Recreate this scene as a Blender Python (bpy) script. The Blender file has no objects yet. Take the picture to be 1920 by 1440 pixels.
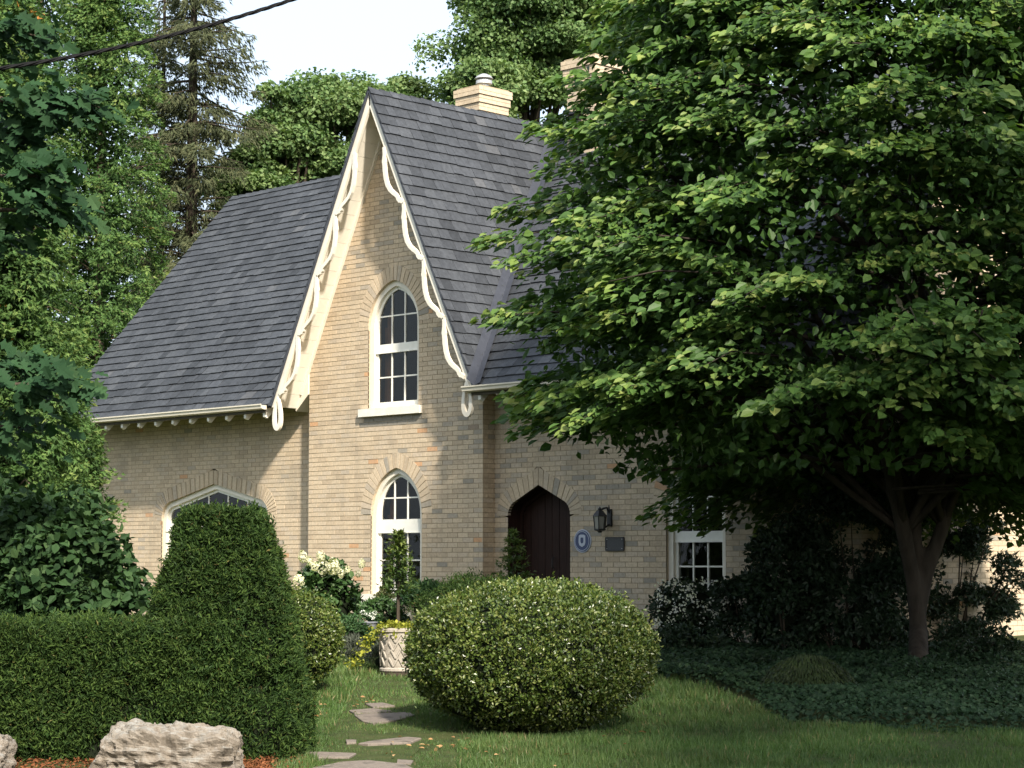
import bpy, math, random
import numpy as np
from mathutils import Matrix, Vector

random.seed(7)
rng = np.random.default_rng(7)
S = bpy.context.scene
COL = S.collection
R_ = math.radians

# ------------------------------------------------------------------ camera
F_PX, TH, YH = 3900.0, R_(45), 1055.0
PIT = math.atan((YH - 720) / F_PX)
CAM = np.array([23.899, -21.362, 0.934])
FH = np.array([-math.sin(TH), math.cos(TH), 0.0])
RT = np.array([math.cos(TH), math.sin(TH), 0.0])
UPV = np.array([0, 0, 1.0])
FW = FH * math.cos(PIT) + UPV * math.sin(PIT)
CU = UPV * math.cos(PIT) - FH * math.sin(PIT)
cam_data = bpy.data.cameras.new('camera')
cam = bpy.data.objects.new('camera', cam_data)
COL.objects.link(cam)
cam_data.sensor_width = 36
cam_data.lens = F_PX / 1920 * 36
cam_data.clip_start = 0.2
cam_data.clip_end = 2000
M3 = Matrix((RT, CU, -FW)).transposed()
cam.matrix_world = Matrix.Translation(CAM) @ M3.to_4x4()
S.camera = cam

# ------------------------------------------------------------------ light
SUN_AZ, SUN_EL = 64.0, 38.0            # degrees right of the facade normal, height
TO_SUN = np.array([math.sin(R_(SUN_AZ)) * math.cos(R_(SUN_EL)), -math.cos(R_(SUN_AZ)) * math.cos(R_(SUN_EL)), math.sin(R_(SUN_EL))])
sl = bpy.data.lights.new('sun', 'SUN')
sl.energy = 4.0
sl.angle = R_(3.0)
sl.color = (1.0, 0.92, 0.80)
sun = bpy.data.objects.new('sun', sl)
COL.objects.link(sun)
sun.rotation_euler = Vector(TO_SUN).to_track_quat('Z', 'Y').to_euler()
sun.location = (20, -20, 30)

world = bpy.data.worlds.new('World')
S.world = world
world.use_nodes = True
wn = world.node_tree
wn.nodes.clear()
sky = wn.nodes.new('ShaderNodeTexSky')
sky.sky_type = 'NISHITA'
sky.sun_disc = False
sky.sun_elevation = R_(SUN_EL)
sky.sun_rotation = R_(180 - SUN_AZ)
sky.air_density = 1.0
sky.dust_density = 4.0
veil = wn.nodes.new('ShaderNodeMixRGB')      # thin high cloud, the same all over the sky
veil.inputs[0].default_value = 0.6
veil.inputs[2].default_value = (4.8, 5.5, 6.2, 1)
bg = wn.nodes.new('ShaderNodeBackground')
bg.inputs[1].default_value = 0.12
wo = wn.nodes.new('ShaderNodeOutputWorld')
wn.links.new(sky.outputs[0], veil.inputs[1])
wn.links.new(veil.outputs[0], bg.inputs[0])
wn.links.new(bg.outputs[0], wo.inputs[0])

S.view_settings.view_transform = 'Standard'
S.view_settings.look = 'None'
S.view_settings.exposure = 1.14
S.view_settings.gamma = 1.0
S.view_settings.use_curve_mapping = False
S.render.engine = 'CYCLES'
S.cycles.max_bounces = 6
S.cycles.diffuse_bounces = 4
S.cycles.glossy_bounces = 2
S.cycles.transmission_bounces = 4
S.cycles.transparent_max_bounces = 6
S.cycles.caustics_reflective = False
S.cycles.caustics_refractive = False


# ------------------------------------------------------------------ helpers: space
def ray(px, py):
    return FW + RT * (px - 960) / F_PX - CU * (py - 720) / F_PX


def at(px, py, d):
    r = ray(px, py)
    return CAM + r * (d / (r @ FH))


def W(u, d, z=0.0):
    """plan position u metres right of and d metres ahead of the viewpoint"""
    p = CAM + RT * u + FH * d
    return np.array([p[0], p[1], z])


def gz(d):
    """height of the lawn, which rises from the street to the house"""
    return -0.66 + 0.66 * np.clip((np.asarray(d) - 15.5) / 14.5, 0, 1)


def ground(px, py):
    r = ray(px, py)
    lo, hi = 6.0, 60.0
    for _ in range(50):
        m = (lo + hi) / 2
        p = CAM + r * (m / (r @ FH))
        if p[2] > gz(m):
            lo = m
        else:
            hi = m
    p = CAM + r * (lo / (r @ FH))
    p[2] = gz(lo)
    return p


def depth_of(P):
    return (np.asarray(P) - CAM) @ FH


def proj(P):
    v = np.asarray(P) - CAM
    z = v @ FW
    return 960 + F_PX * (v @ RT) / z, 720 - F_PX * (v @ CU) / z, z


def nrm(a):
    a = np.asarray(a, float)
    return a / np.maximum(np.linalg.norm(a, axis=-1, keepdims=True), 1e-9)


# ------------------------------------------------------------------ helpers: objects
def tag(o, label=None, cat=None, group=None, kind=None):
    if label:
        o['label'] = label
    if cat:
        o['category'] = cat
    if group:
        o['group'] = group
    if kind:
        o['kind'] = kind
    return o


def empty(name, loc, label=None, cat=None, group=None):
    o = bpy.data.objects.new(name, None)
    o.empty_display_size = 0.2
    COL.objects.link(o)
    o.location = tuple(float(v) for v in loc)
    o.matrix_basis = Matrix.Translation(o.location)
    return tag(o, label, cat, group)


def loc_of(o):
    p = np.zeros(3)
    while o is not None:
        p += np.array(o.location)
        o = o.parent
    return p


def link_mesh(name, me, mat, parent=None, base=None, kind=None):
    if mat is not None:
        me.materials.append(mat)
    o = bpy.data.objects.new(name, me)
    COL.objects.link(o)
    if base is not None:
        o.location = tuple(float(v) for v in base)
    if parent is not None:
        o.parent = parent
    if kind:
        o['kind'] = kind
    return o


def mk(name, V, Fs, mat, parent=None, base=None, kind=None, tint=None, smooth=False):
    """world-space vertices -> object (origin at base, or at its parent's origin)"""
    V = np.asarray(V, float)
    off = np.zeros(3)
    if parent is not None:
        off = loc_of(parent)
    if base is not None:
        V = V - np.asarray(base)
        base = np.asarray(base) - off
    else:
        V = V - off
    me = bpy.data.meshes.new(name)
    me.from_pydata(V.tolist(), [], [list(map(int, f)) for f in Fs])
    if tint is not None:
        add_tint(me, tint)
    if smooth:
        me.polygons.foreach_set('use_smooth', [True] * len(me.polygons))
    me.update()
    return link_mesh(name, me, mat, parent, base, kind)


def add_tint(me, t):
    a = me.attributes.new('tint', 'FLOAT', 'POINT')
    n = len(me.vertices)
    t = np.full(n, t, np.float32) if np.isscalar(t) else np.asarray(t, np.float32)
    a.data.foreach_set('value', t)


def big_mesh(name, V, loops, sizes, tint, mat, parent=None, base=None, kind=None):
    V = np.asarray(V, np.float64)
    off = loc_of(parent) if parent is not None else np.zeros(3)
    lb = None
    if base is not None:
        lb = np.asarray(base) - off
        V = V - np.asarray(base)
    else:
        V = V - off
    me = bpy.data.meshes.new(name)
    me.vertices.add(len(V))
    me.vertices.foreach_set('co', V.astype(np.float32).ravel())
    me.loops.add(len(loops))
    me.loops.foreach_set('vertex_index', np.asarray(loops, np.int32))
    sizes = np.asarray(sizes, np.int32)
    me.polygons.add(len(sizes))
    st = np.zeros(len(sizes), np.int32)
    st[1:] = np.cumsum(sizes)[:-1]
    me.polygons.foreach_set('loop_start', st)
    me.polygons.foreach_set('use_smooth', np.zeros(len(sizes), bool))
    add_tint(me, tint)
    me.update(calc_edges=True)
    return link_mesh(name, me, mat, parent, lb, kind)


# leaf shapes: (across, along, lift) and faces
LEAF = {
    'ovate': (np.array([(0, 0, 0), (.5, .34, .10), (.36, .72, .07), (0, 1, -.06), (-.36, .72, .07), (-.5, .34, .10)]), [(0, 1, 2, 3), (0, 3, 4, 5)]),
    'quad': (np.array([(0, 0, 0), (.5, .5, .12), (0, 1, 0), (-.5, .5, .12)]), [(0, 1, 2, 3)]),
    'tri': (np.array([(-.5, 0, 0), (.5, 0, 0), (0, 1, 0)]), [(0, 1, 2)]),
    'spray': (np.array([(0, 0, 0), (.20, .38, 0), (0, 1, -.1), (-.20, .38, 0), (.5, .55, .05), (-.5, .48, .05)]), [(0, 1, 2, 3), (0, 4, 1), (0, 3, 5)]),
    'lobed': (np.array([(0, 0, 0), (.16, .10, .02), (.42, .16, .06), (.2, .33, .02), (.52, .56, .08), (.2, .58, .02), (.3, .86, .04), (0, 1, -.06),
                        (-.3, .86, .04), (-.2, .58, .02), (-.52, .56, .08), (-.2, .33, .02), (-.42, .16, .06), (-.16, .10, .02), (0, .45, -.02)]),
              [(14, 0, 1, 2, 3), (14, 3, 4, 5), (14, 5, 6, 7), (14, 7, 8, 9), (14, 9, 10, 11), (14, 11, 12, 13, 0)]),
}


def leaf_axes(D, N):
    D = nrm(D)
    X = nrm(np.cross(D, N))
    Z = np.cross(X, D)
    return X, D, Z


def leaves(name, P, D, N, L, wr, tint, mat, shape='quad', parent=None, base=None, kind='stuff', solo=0, solo_name='leaf', bins=10, box=(0, 0, 1920, 1440)):
    """leaf-sized faces; the 'solo' ones that show largest become objects of their own"""
    T, Fc = LEAF[shape]
    P = np.asarray(P, float)
    n = len(P)
    L = np.broadcast_to(np.asarray(L, float), (n,))
    wr = np.broadcast_to(np.asarray(wr, float), (n,))
    tint = np.broadcast_to(np.asarray(tint, float), (n,))
    X, Y, Z = leaf_axes(D, N)
    keep = np.ones(n, bool)
    if solo:
        v = P + Y * (L * .5)[:, None] - CAM
        z = v @ FW
        px = 960 + F_PX * (v @ RT) / z
        py = 720 - F_PX * (v @ CU) / z
        ok = (z > 1) & (px > box[0]) & (px < box[2]) & (py > box[1]) & (py < box[3])
        cell = (px // bins).astype(int) * 4000 + (py // bins).astype(int)
        order = np.argsort(z)
        seen = set()
        front = np.zeros(n, bool)
        for i in order:
            if ok[i]:
                c = cell[i]
                if c not in seen:
                    seen.add(c)
                    front[i] = True
        face = np.abs(np.einsum('ij,ij->i', Z, nrm(v)))
        area = np.where(front, L * L * wr * face / (z * z), 0)
        # a coarse spread so that they are not all in one place
        pick = []
        used = set()
        for i in np.argsort(-area):
            c = (int(px[i]) // 22, int(py[i]) // 22)
            if c in used:
                continue
            used.add(c)
            pick.append(i)
            if len(pick) >= solo:
                break
        keep[pick] = False
        cache = {}
        off = loc_of(parent)
        for i in pick:
            key = (round(float(wr[i]) * 10), round(float(tint[i]) * 7))
            if key not in cache:
                me = bpy.data.meshes.new(solo_name)
                t = T.copy()
                t[:, 0] *= key[0] / 10
                me.from_pydata(t.tolist(), [], [list(f) for f in Fc])
                add_tint(me, key[1] / 7)
                me.materials.append(mat)
                me.update()
                cache[key] = me
            o = bpy.data.objects.new(solo_name, cache[key])
            COL.objects.link(o)
            o.parent = parent
            m = Matrix((X[i], Y[i], Z[i])).transposed().to_4x4()
            m = Matrix.Translation(P[i] - off) @ m @ Matrix.Diagonal((L[i], L[i], L[i], 1))
            o.matrix_basis = m
    P, X, Y, Z, L, wr, tint = P[keep], X[keep], Y[keep], Z[keep], L[keep], wr[keep], tint[keep]
    n = len(P)
    k = len(T)
    V = (P[:, None, :] + X[:, None, :] * (T[None, :, 0] * (L * wr)[:, None])[..., None]
         + Y[:, None, :] * (T[None, :, 1] * L[:, None])[..., None] + Z[:, None, :] * (T[None, :, 2] * L[:, None])[..., None]).reshape(-1, 3)
    fl = np.concatenate([np.array(f) for f in Fc])
    loops = (np.arange(n)[:, None] * k + fl[None, :]).ravel()
    sizes = np.tile([len(f) for f in Fc], n)
    return big_mesh(name, V, loops, sizes, np.repeat(tint, k), mat, parent, base, kind)


def tube(pts, rad, sides=7):
    pts = np.asarray(pts, float)
    rad = np.broadcast_to(np.asarray(rad, float), (len(pts),))
    V, Fs = [], []
    for i, p in enumerate(pts):
        t = nrm(pts[min(i + 1, len(pts) - 1)] - pts[max(i - 1, 0)])
        a = nrm(np.cross(t, (0.31, 0.17, 0.93) if abs(t[2]) < .9 else (1, .1, 0)))
        b = np.cross(t, a)
        for k in range(sides):
            an = 2 * math.pi * k / sides
            V.append(p + rad[i] * (math.cos(an) * a + math.sin(an) * b))
    for i in range(len(pts) - 1):
        for k in range(sides):
            k2 = (k + 1) % sides
            Fs.append((i * sides + k, i * sides + k2, (i + 1) * sides + k2, (i + 1) * sides + k))
    Fs.append(tuple(range(sides))[::-1])
    Fs.append(tuple((len(pts) - 1) * sides + k for k in range(sides)))
    return V, Fs


def join(parts):
    V, Fs = [], []
    for v, f in parts:
        o = len(V)
        V.extend(list(v))
        Fs.extend([tuple(i + o for i in q) for q in f])
    return V, Fs


def box(a, b):
    x0, y0, z0 = a
    x1, y1, z1 = b
    V = [(x0, y0, z0), (x1, y0, z0), (x1, y1, z0), (x0, y1, z0), (x0, y0, z1), (x1, y0, z1), (x1, y1, z1), (x0, y1, z1)]
    return V, [(0, 3, 2, 1), (4, 5, 6, 7), (0, 1, 5, 4), (1, 2, 6, 5), (2, 3, 7, 6), (3, 0, 4, 7)]


def prism(poly, d):
    """polygon extruded by vector d"""
    poly = [np.asarray(p, float) for p in poly]
    n = len(poly)
    V = poly + [p + np.asarray(d) for p in poly]
    return V, [tuple(range(n)), tuple(range(2 * n - 1, n - 1, -1))] + [(i, i + n, (i + 1) % n + n, (i + 1) % n) for i in range(n)]


def lathe(c, prof, sides=24):
    V, Fs = [], []
    for r, z in prof:
        for k in range(sides):
            a = 2 * math.pi * k / sides
            V.append((c[0] + r * math.cos(a), c[1] + r * math.sin(a), c[2] + z))
    for i in range(len(prof) - 1):
        for k in range(sides):
            k2 = (k + 1) % sides
            Fs.append((i * sides + k, i * sides + k2, (i + 1) * sides + k2, (i + 1) * sides + k))
    Fs.append(tuple(range(sides))[::-1])
    Fs.append(tuple((len(prof) - 1) * sides + k for k in range(sides)))
    return V, Fs


# smooth value noise for shapes
_nz = rng.random((32, 32, 32))


def vnoise(P, scale):
    p = np.asarray(P) * scale
    i = np.floor(p).astype(int)
    f = p - i
    f = f * f * (3 - 2 * f)
    o = 0
    for dx in (0, 1):
        for dy in (0, 1):
            for dz in (0, 1):
                w = (f[:, 0] if dx else 1 - f[:, 0]) * (f[:, 1] if dy else 1 - f[:, 1]) * (f[:, 2] if dz else 1 - f[:, 2])
                o = o + w * _nz[(i[:, 0] + dx) % 32, (i[:, 1] + dy) % 32, (i[:, 2] + dz) % 32]
    return o * 2 - 1


# ------------------------------------------------------------------ materials
class MT:
    def __init__(s, name):
        s.m = bpy.data.materials.new(name)
        s.m.use_nodes = True
        s.t = s.m.node_tree
        s.t.nodes.clear()
        s.out = s.n('ShaderNodeOutputMaterial')

    def n(s, kind, **kw):
        x = s.t.nodes.new(kind)
        for k, v in kw.items():
            setattr(x, k, v)
        return x

    def l(s, a, b):
        s.t.links.new(a, b)

    def ramp(s, fac, stops):
        r = s.n('ShaderNodeValToRGB')
        el = r.color_ramp.elements
        while len(el) < len(stops):
            el.new(0.5)
        for e, (p, c) in zip(el, stops):
            e.position = p
            e.color = (*c, 1)
        s.l(fac, r.inputs[0])
        return r.outputs[0]

    def noise(s, scale, detail=4, rough=.55, stretch=None):
        g = s.n('ShaderNodeNewGeometry')
        v = g.outputs['Position']
        if stretch:
            mp = s.n('ShaderNodeMapping')
            mp.inputs['Scale'].default_value = stretch
            s.l(v, mp.inputs[0])
            v = mp.outputs[0]
        x = s.n('ShaderNodeTexNoise')
        x.inputs['Scale'].default_value = scale
        x.inputs['Detail'].default_value = detail
        x.inputs['Roughness'].default_value = rough
        s.l(v, x.inputs['Vector'])
        return x.outputs[0]

    def tint(s):
        a = s.n('ShaderNodeAttribute')
        a.attribute_name = 'tint'
        return a.outputs['Fac']

    def maprange(s, v, a, b, c, d):
        m = s.n('ShaderNodeMapRange')
        for i, q in enumerate((a, b, c, d)):
            m.inputs[i + 1].default_value = q
        s.l(v, m.inputs[0])
        return m.outputs[0]

    def mix(s, fac, a, b, mode='MIX'):
        m = s.n('ShaderNodeMixRGB', blend_type=mode)
        for i, q in enumerate((fac, a, b)):
            if hasattr(q, 'links'):
                s.l(q, m.inputs[i])
            elif isinstance(q, (int, float)):
                m.inputs[i].default_value = q
            else:
                m.inputs[i].default_value = (*q, 1)
        return m.outputs[0]

    def bsdf(s, col, rough=.7, spec=.3, bump=None, bump_d=.01, metal=0):
        b = s.n('ShaderNodeBsdfPrincipled')
        if hasattr(col, 'links'):
            s.l(col, b.inputs['Base Color'])
        else:
            b.inputs['Base Color'].default_value = (*col, 1)
        b.inputs['Roughness'].default_value = rough
        b.inputs['Specular IOR Level'].default_value = spec
        b.inputs['Metallic'].default_value = metal
        if bump is not None:
            bp = s.n('ShaderNodeBump')
            bp.inputs['Distance'].default_value = bump_d
            bp.inputs['Strength'].default_value = 1
            s.l(bump, bp.inputs['Height'])
            s.l(bp.outputs[0], b.inputs['Normal'])
        return b

    def done(s, sh):
        s.l(sh.outputs[0], s.out.inputs[0])
        return s.m


def mat_plain(name, col, rough=.6, spec=.3, var=.12, scale=9, bump=0, metal=0):
    t = MT(name)
    f = t.maprange(t.noise(scale), .3, .7, 1 - var, 1 + var)
    c = t.mix(1.0, col, f, 'MULTIPLY')
    return t.done(t.bsdf(c, rough, spec, t.noise(scale * 4) if bump else None, bump, metal))


def mat_leaf(name, stops, transl=.25, rough=.5, spec=.2, var=.18, scale=3.0):
    t = MT(name)
    c = t.ramp(t.tint(), stops)
    f = t.maprange(t.noise(scale, 2), .3, .7, 1 - var, 1 + var)
    c = t.mix(1.0, c, f, 'MULTIPLY')
    b = t.bsdf(c, rough, spec)
    tr = t.n('ShaderNodeBsdfTranslucent')
    c2 = t.mix(1.0, c, (1.15, 1.25, .55), 'MULTIPLY')
    t.l(c2, tr.inputs[0])
    m = t.n('ShaderNodeMixShader')
    m.inputs[0].default_value = transl
    t.l(b.outputs[0], m.inputs[1])
    t.l(tr.outputs[0], m.inputs[2])
    return t.done(m)


def mat_brick():
    t = MT('cream_brick')
    c = t.ramp(t.tint(), [(0, (.43, .34, .24)), (.25, (.525, .42, .295)), (.5, (.57, .46, .325)), (.7, (.51, .42, .315)), (.84, (.36, .32, .26)), (.93, (.26, .24, .20)), (.96, (.56, .33, .185)), (1, (.50, .36, .22))])
    c = t.mix(1.0, c, t.maprange(t.noise(24, 6, .7), .3, .7, .80, 1.14), 'MULTIPLY')
    run = t.maprange(t.noise(3.0, 6, .7, (1, 1, .10)), .52, .74, 0, .38)
    c = t.mix(run, c, (.30, .255, .20))
    soot = t.maprange(t.noise(1.3, 6, .68), .50, .70, 0, .45)
    c = t.mix(soot, c, (.27, .245, .20))
    return t.done(t.bsdf(c, .9, .12, t.noise(60, 3), .0022))


def mat_slate():
    t = MT('slate_shingle')
    c = t.ramp(t.tint(), [(0, (.029, .032, .037)), (.5, (.048, .0525, .0605)), (.85, (.061, .066, .074)), (1, (.078, .081, .087))])
    c = t.mix(1.0, c, t.maprange(t.noise(16, 4, .6), .3, .7, .75, 1.25), 'MULTIPLY')
    c = t.mix(1.0, c, t.maprange(t.noise(.8, 5, .65), .35, .65, .82, 1.18), 'MULTIPLY')
    return t.done(t.bsdf(c, .62, .35, t.noise(45, 3), .004))


def mat_paint(name, col=(.74, .69, .585)):
    t = MT(name)
    c = t.mix(t.maprange(t.noise(3.5, 5, .65), .48, .72, 0, .28), col, (.42, .38, .30))
    return t.done(t.bsdf(c, .5, .35, t.noise(30, 2), .001))


def mat_glass():
    t = MT('window_glass')
    g = t.n('ShaderNodeBsdfGlossy')
    g.inputs['Roughness'].default_value = .02
    tr = t.n('ShaderNodeBsdfTransparent')
    tr.inputs[0].default_value = (.82, .85, .84, 1)
    fr = t.n('ShaderNodeFresnel')
    fr.inputs[0].default_value = 1.45
    bp = t.n('ShaderNodeBump')
    bp.inputs['Distance'].default_value = .004
    t.l(t.noise(5, 1), bp.inputs['Height'])
    t.l(bp.outputs[0], g.inputs['Normal'])
    m = t.n('ShaderNodeMixShader')
    t.l(fr.outputs[0], m.inputs[0])
    t.l(tr.outputs[0], m.inputs[1])
    t.l(g.outputs[0], m.inputs[2])
    return t.done(m)


def mat_bark(name, c1, c2, scale=14, stretch=(1, 1, .25), bump=.015):
    t = MT(name)
    n = t.noise(scale, 5, .6, stretch)
    c = t.ramp(n, [(.3, c1), (.7, c2)])
    return t.done(t.bsdf(c, .9, .15, n, bump))


def mat_ramp_noise(name, stops, scale, rough=.9, bump=.01, stretch=None, detail=6):
    t = MT(name)
    n = t.noise(scale, detail, .6, stretch)
    return t.done(t.bsdf(t.ramp(n, stops), rough, .15, n, bump))


M_BRICK = mat_brick()
M_MORTAR = mat_ramp_noise('lime_mortar', [(.3, (.27, .22, .15)), (.7, (.38, .315, .215))], 20, .95, .002)
M_SLATE = mat_slate()
M_PAINT = mat_paint('cream_paint')
M_WHITE = mat_paint('white_paint', (.80, .78, .70))
M_STONE = mat_plain('painted_stone_sill', (.72, .69, .60), .7, .2, .10, 6, .003)
M_GLASS = mat_glass()
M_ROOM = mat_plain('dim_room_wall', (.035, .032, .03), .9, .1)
M_CURTAIN = mat_plain('rust_curtain', (.30, .14, .07), .9, .1)
M_DOOR = mat_ramp_noise('dark_stained_wood', [(.3, (.014, .008, .006)), (.7, (.034, .015, .011))], 9, .55, .003, (6, 6, .5))
M_IRON = mat_plain('black_iron', (.018, .018, .020), .45, .5, .2, 30)
M_LEAD = mat_plain('lead_flashing', (.050, .055, .070), .55, .35, .15, 8, .002)
M_GUTTER = mat_plain('cream_gutter', (.62, .57, .46), .4, .45, .06, 4)
M_METAL = mat_plain('galvanised_metal', (.55, .54, .52), .4, .5, .1, 8, 0, .6)
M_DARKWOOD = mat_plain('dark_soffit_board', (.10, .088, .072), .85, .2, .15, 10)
M_BLUE = mat_plain('blue_enamel', (.020, .038, .115), .3, .5, .05, 8)
M_ENAMEL = mat_plain('pale_enamel', (.42, .45, .52), .35, .5, .08, 20)
M_BRONZE = mat_plain('dark_bronze', (.035, .034, .036), .45, .5, .25, 40)
M_LAMPGLASS = mat_plain('frosted_lamp_glass', (.30, .29, .26), .25, .5, .1, 8)


# ------------------------------------------------------------------ coursed pieces (bricks and shingles)
class Pieces:
    """trapezoid pieces laid in a plane: a along, b up, n out"""

    def __init__(s, O, A, B):
        s.O, s.A, s.B = np.asarray(O, float), nrm(A), nrm(B)
        s.N = np.cross(s.A, s.B)
        s.q, s.nf, s.tint, s.full, s.nb = [], [], [], [], []

    def add(s, quad, nf, tint, full=False, nb=-.02):
        s.q.append(quad)
        s.nf.append(nf)
        s.tint.append(tint)
        s.full.append(full)
        s.nb.append(nb)

    def build(s, single, mat, parent, stuff_name, limit=0, region=None):
        q = np.array(s.q)                               # n,4,2
        nf = np.array(s.nf)                             # n,4
        n = len(q)
        if n == 0:
            return 0
        front = s.O + q[..., 0, None] * s.A + q[..., 1, None] * s.B + nf[..., None] * s.N
        nb = np.array(s.nb)[:, None, None]
        back = s.O + q[..., 0, None] * s.A + q[..., 1, None] * s.B + nb * s.N
        tint = np.array(s.tint)
        keep = np.ones(n, bool)
        if limit:
            c = front.mean(1)
            v = c - CAM
            z = v @ FW
            px = 960 + F_PX * (v @ RT) / z
            py = 720 - F_PX * (v @ CU) / z
            ok = np.array(s.full) & inside(px, py, region)
            score = np.where(ok, 1 / z, 0) + rng.random(n) * 1e-4
            pick = [i for i in np.argsort(-score)[:limit] if ok[i]]
            keep[pick] = False
            cache = {}
            off = loc_of(parent)
            for i in pick:
                a0, b0 = q[i][0]
                wd = round(float(q[i][1][0] - a0), 3)
                h = round(float(q[i][3][1] - b0), 4)
                key = (wd, h, round(float(tint[i]) * 16), tuple(np.round(nf[i] - nf[i][0], 3)))
                if key not in cache:
                    me = bpy.data.meshes.new(single)
                    d = np.array(key[3])
                    d = d + .0
                    fr = [(0, 0, d[0]), (wd, 0, d[1]), (wd, h, d[2]), (0, h, d[3])]
                    bk = [(x, y, -.022) for x, y, _ in fr]
                    me.from_pydata(fr + bk, [], PF)
                    add_tint(me, key[2] / 16)
                    me.materials.append(mat)
                    me.update()
                    cache[key] = me
                o = bpy.data.objects.new(single, cache[key])
                COL.objects.link(o)
                o.parent = parent
                o.matrix_basis = Matrix.Translation(front[i][0] - off) @ Matrix((s.A, s.B, s.N)).transposed().to_4x4()
            used = len(pick)
        else:
            used = 0
        V = np.concatenate([front[keep], back[keep]], 1)
        m = len(V)
        if m:
            fl = np.array(sum([list(f) for f in PF], []))
            loops = (np.arange(m)[:, None] * 8 + fl[None]).ravel()
            big_mesh(stuff_name, V.reshape(-1, 3), loops, np.full(m * len(PF), 4), np.repeat(tint[keep], 8), mat, parent, None, 'stuff')
        return used


PF = [(0, 1, 2, 3), (4, 5, 1, 0), (5, 6, 2, 1), (6, 7, 3, 2), (7, 4, 0, 3)]


def inside(px, py, poly):
    r = np.zeros(len(px), bool)
    n = len(poly)
    for i in range(n):
        x0, y0 = poly[i]
        x1, y1 = poly[(i + 1) % n]
        c = ((y0 > py) != (y1 > py)) & (px < (x1 - x0) * (py - y0) / ((y1 - y0) or 1e-9) + x0)
        r ^= c
    return r


# openings --------------------------------------------------------
class Arch:
    """pointed or Tudor opening in a wall, right half as a path from sill to apex"""

    def __init__(s, cx, a, zs, za, zb, kind='pointed', r=.5):
        s.cx, s.a, s.zs, s.za, s.zb, s.kind, s.r = cx, a, zs, za, zb, kind, r
        h = za - zs
        if kind == 'pointed':
            s.k = (h * h - a * a) / (2 * a)
            s.R = a + s.k
        else:
            c = a - r
            lo, hi = .05, 1.55
            for _ in range(60):
                m = (lo + hi) / 2
                # tangent at angle m reaches x=0 at this height
                t = (c + r * math.cos(m)) / math.sin(m)
                zz = r * math.sin(m) + t * math.cos(m)
                if zz > h:
                    lo = m
                else:
                    hi = m
            s.phi = lo

    def curve(s, inset, n=14):
        """arch part only, x from a to 0, relative to cx"""
        pts = []
        if s.kind == 'pointed':
            R = s.R - inset
            top = math.acos(max(-1, min(1, s.k / R)))
            for i in range(n + 1):
                t = top * i / n
                pts.append((R * math.cos(t) - s.k, s.zs + R * math.sin(t)))
        else:
            r = max(s.r - inset, .01)
            c = s.a - s.r
            m = n // 2
            for i in range(m + 1):
                t = s.phi * i / m
                pts.append((c + r * math.cos(t), s.zs + r * math.sin(t)))
            ex, ez = pts[-1]
            t = ex / math.sin(s.phi)
            for i in range(1, n - m + 1):
                f = i / (n - m)
                pts.append((ex - t * f * math.sin(s.phi), ez + t * f * math.cos(s.phi)))
        return pts

    def hw(s, z, inset=0):
        c = s.curve(inset, 24)
        if z <= s.zs:
            return c[0][0]
        if z >= c[-1][1]:
            return 0.0
        for (x0, z0), (x1, z1) in zip(c, c[1:]):
            if z0 <= z <= z1:
                return x0 + (x1 - x0) * (z - z0) / max(z1 - z0, 1e-9)
        return 0.0

    def top(s, x, inset=0):
        c = s.curve(inset, 24)
        x = abs(x)
        for (x0, z0), (x1, z1) in zip(c, c[1:]):
            if x1 <= x <= x0:
                return z0 + (z1 - z0) * (x0 - x) / max(x0 - x1, 1e-9)
        return s.zs if x >= c[0][0] else c[-1][1]

    def outline(s, inset, zb=None, n=14):
        c = s.curve(inset, n)
        zb = s.zb if zb is None else zb
        rt = [(c[0][0], zb)] + c
        lf = [(-x, z) for x, z in rt[::-1]][1:]
        return [(s.cx + x, z) for x, z in rt + lf]


def ring3(o1, o2, y0, y1):
    """frame between two outlines of equal length in XZ, front at y0, back at y1 (open at the bottom)"""
    n = len(o1)
    V = [(x, y0, z) for x, z in o1] + [(x, y0, z) for x, z in o2] + [(x, y1, z) for x, z in o1] + [(x, y1, z) for x, z in o2]
    Fs = []
    for i in range(n - 1):
        j = i + 1
        Fs += [(i, n + i, n + j, j), (n + i, 3 * n + i, 3 * n + j, n + j), (2 * n + i, i, j, 2 * n + j)]
    Fs += [(0, 2 * n, 3 * n, n), (n - 1, 2 * n - 1, 4 * n - 1, 3 * n - 1)]
    return V, Fs


CRS, BRL, JT = .0725, .215, .010
RING = .235


def brick_tint(grey, x=0, z=0):
    grey = grey(x, z) if callable(grey) else grey
    t = rng.random()
    if t < .012:
        return .965
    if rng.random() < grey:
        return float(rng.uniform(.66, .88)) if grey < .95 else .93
    return float(rng.uniform(.08, .68))


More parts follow.
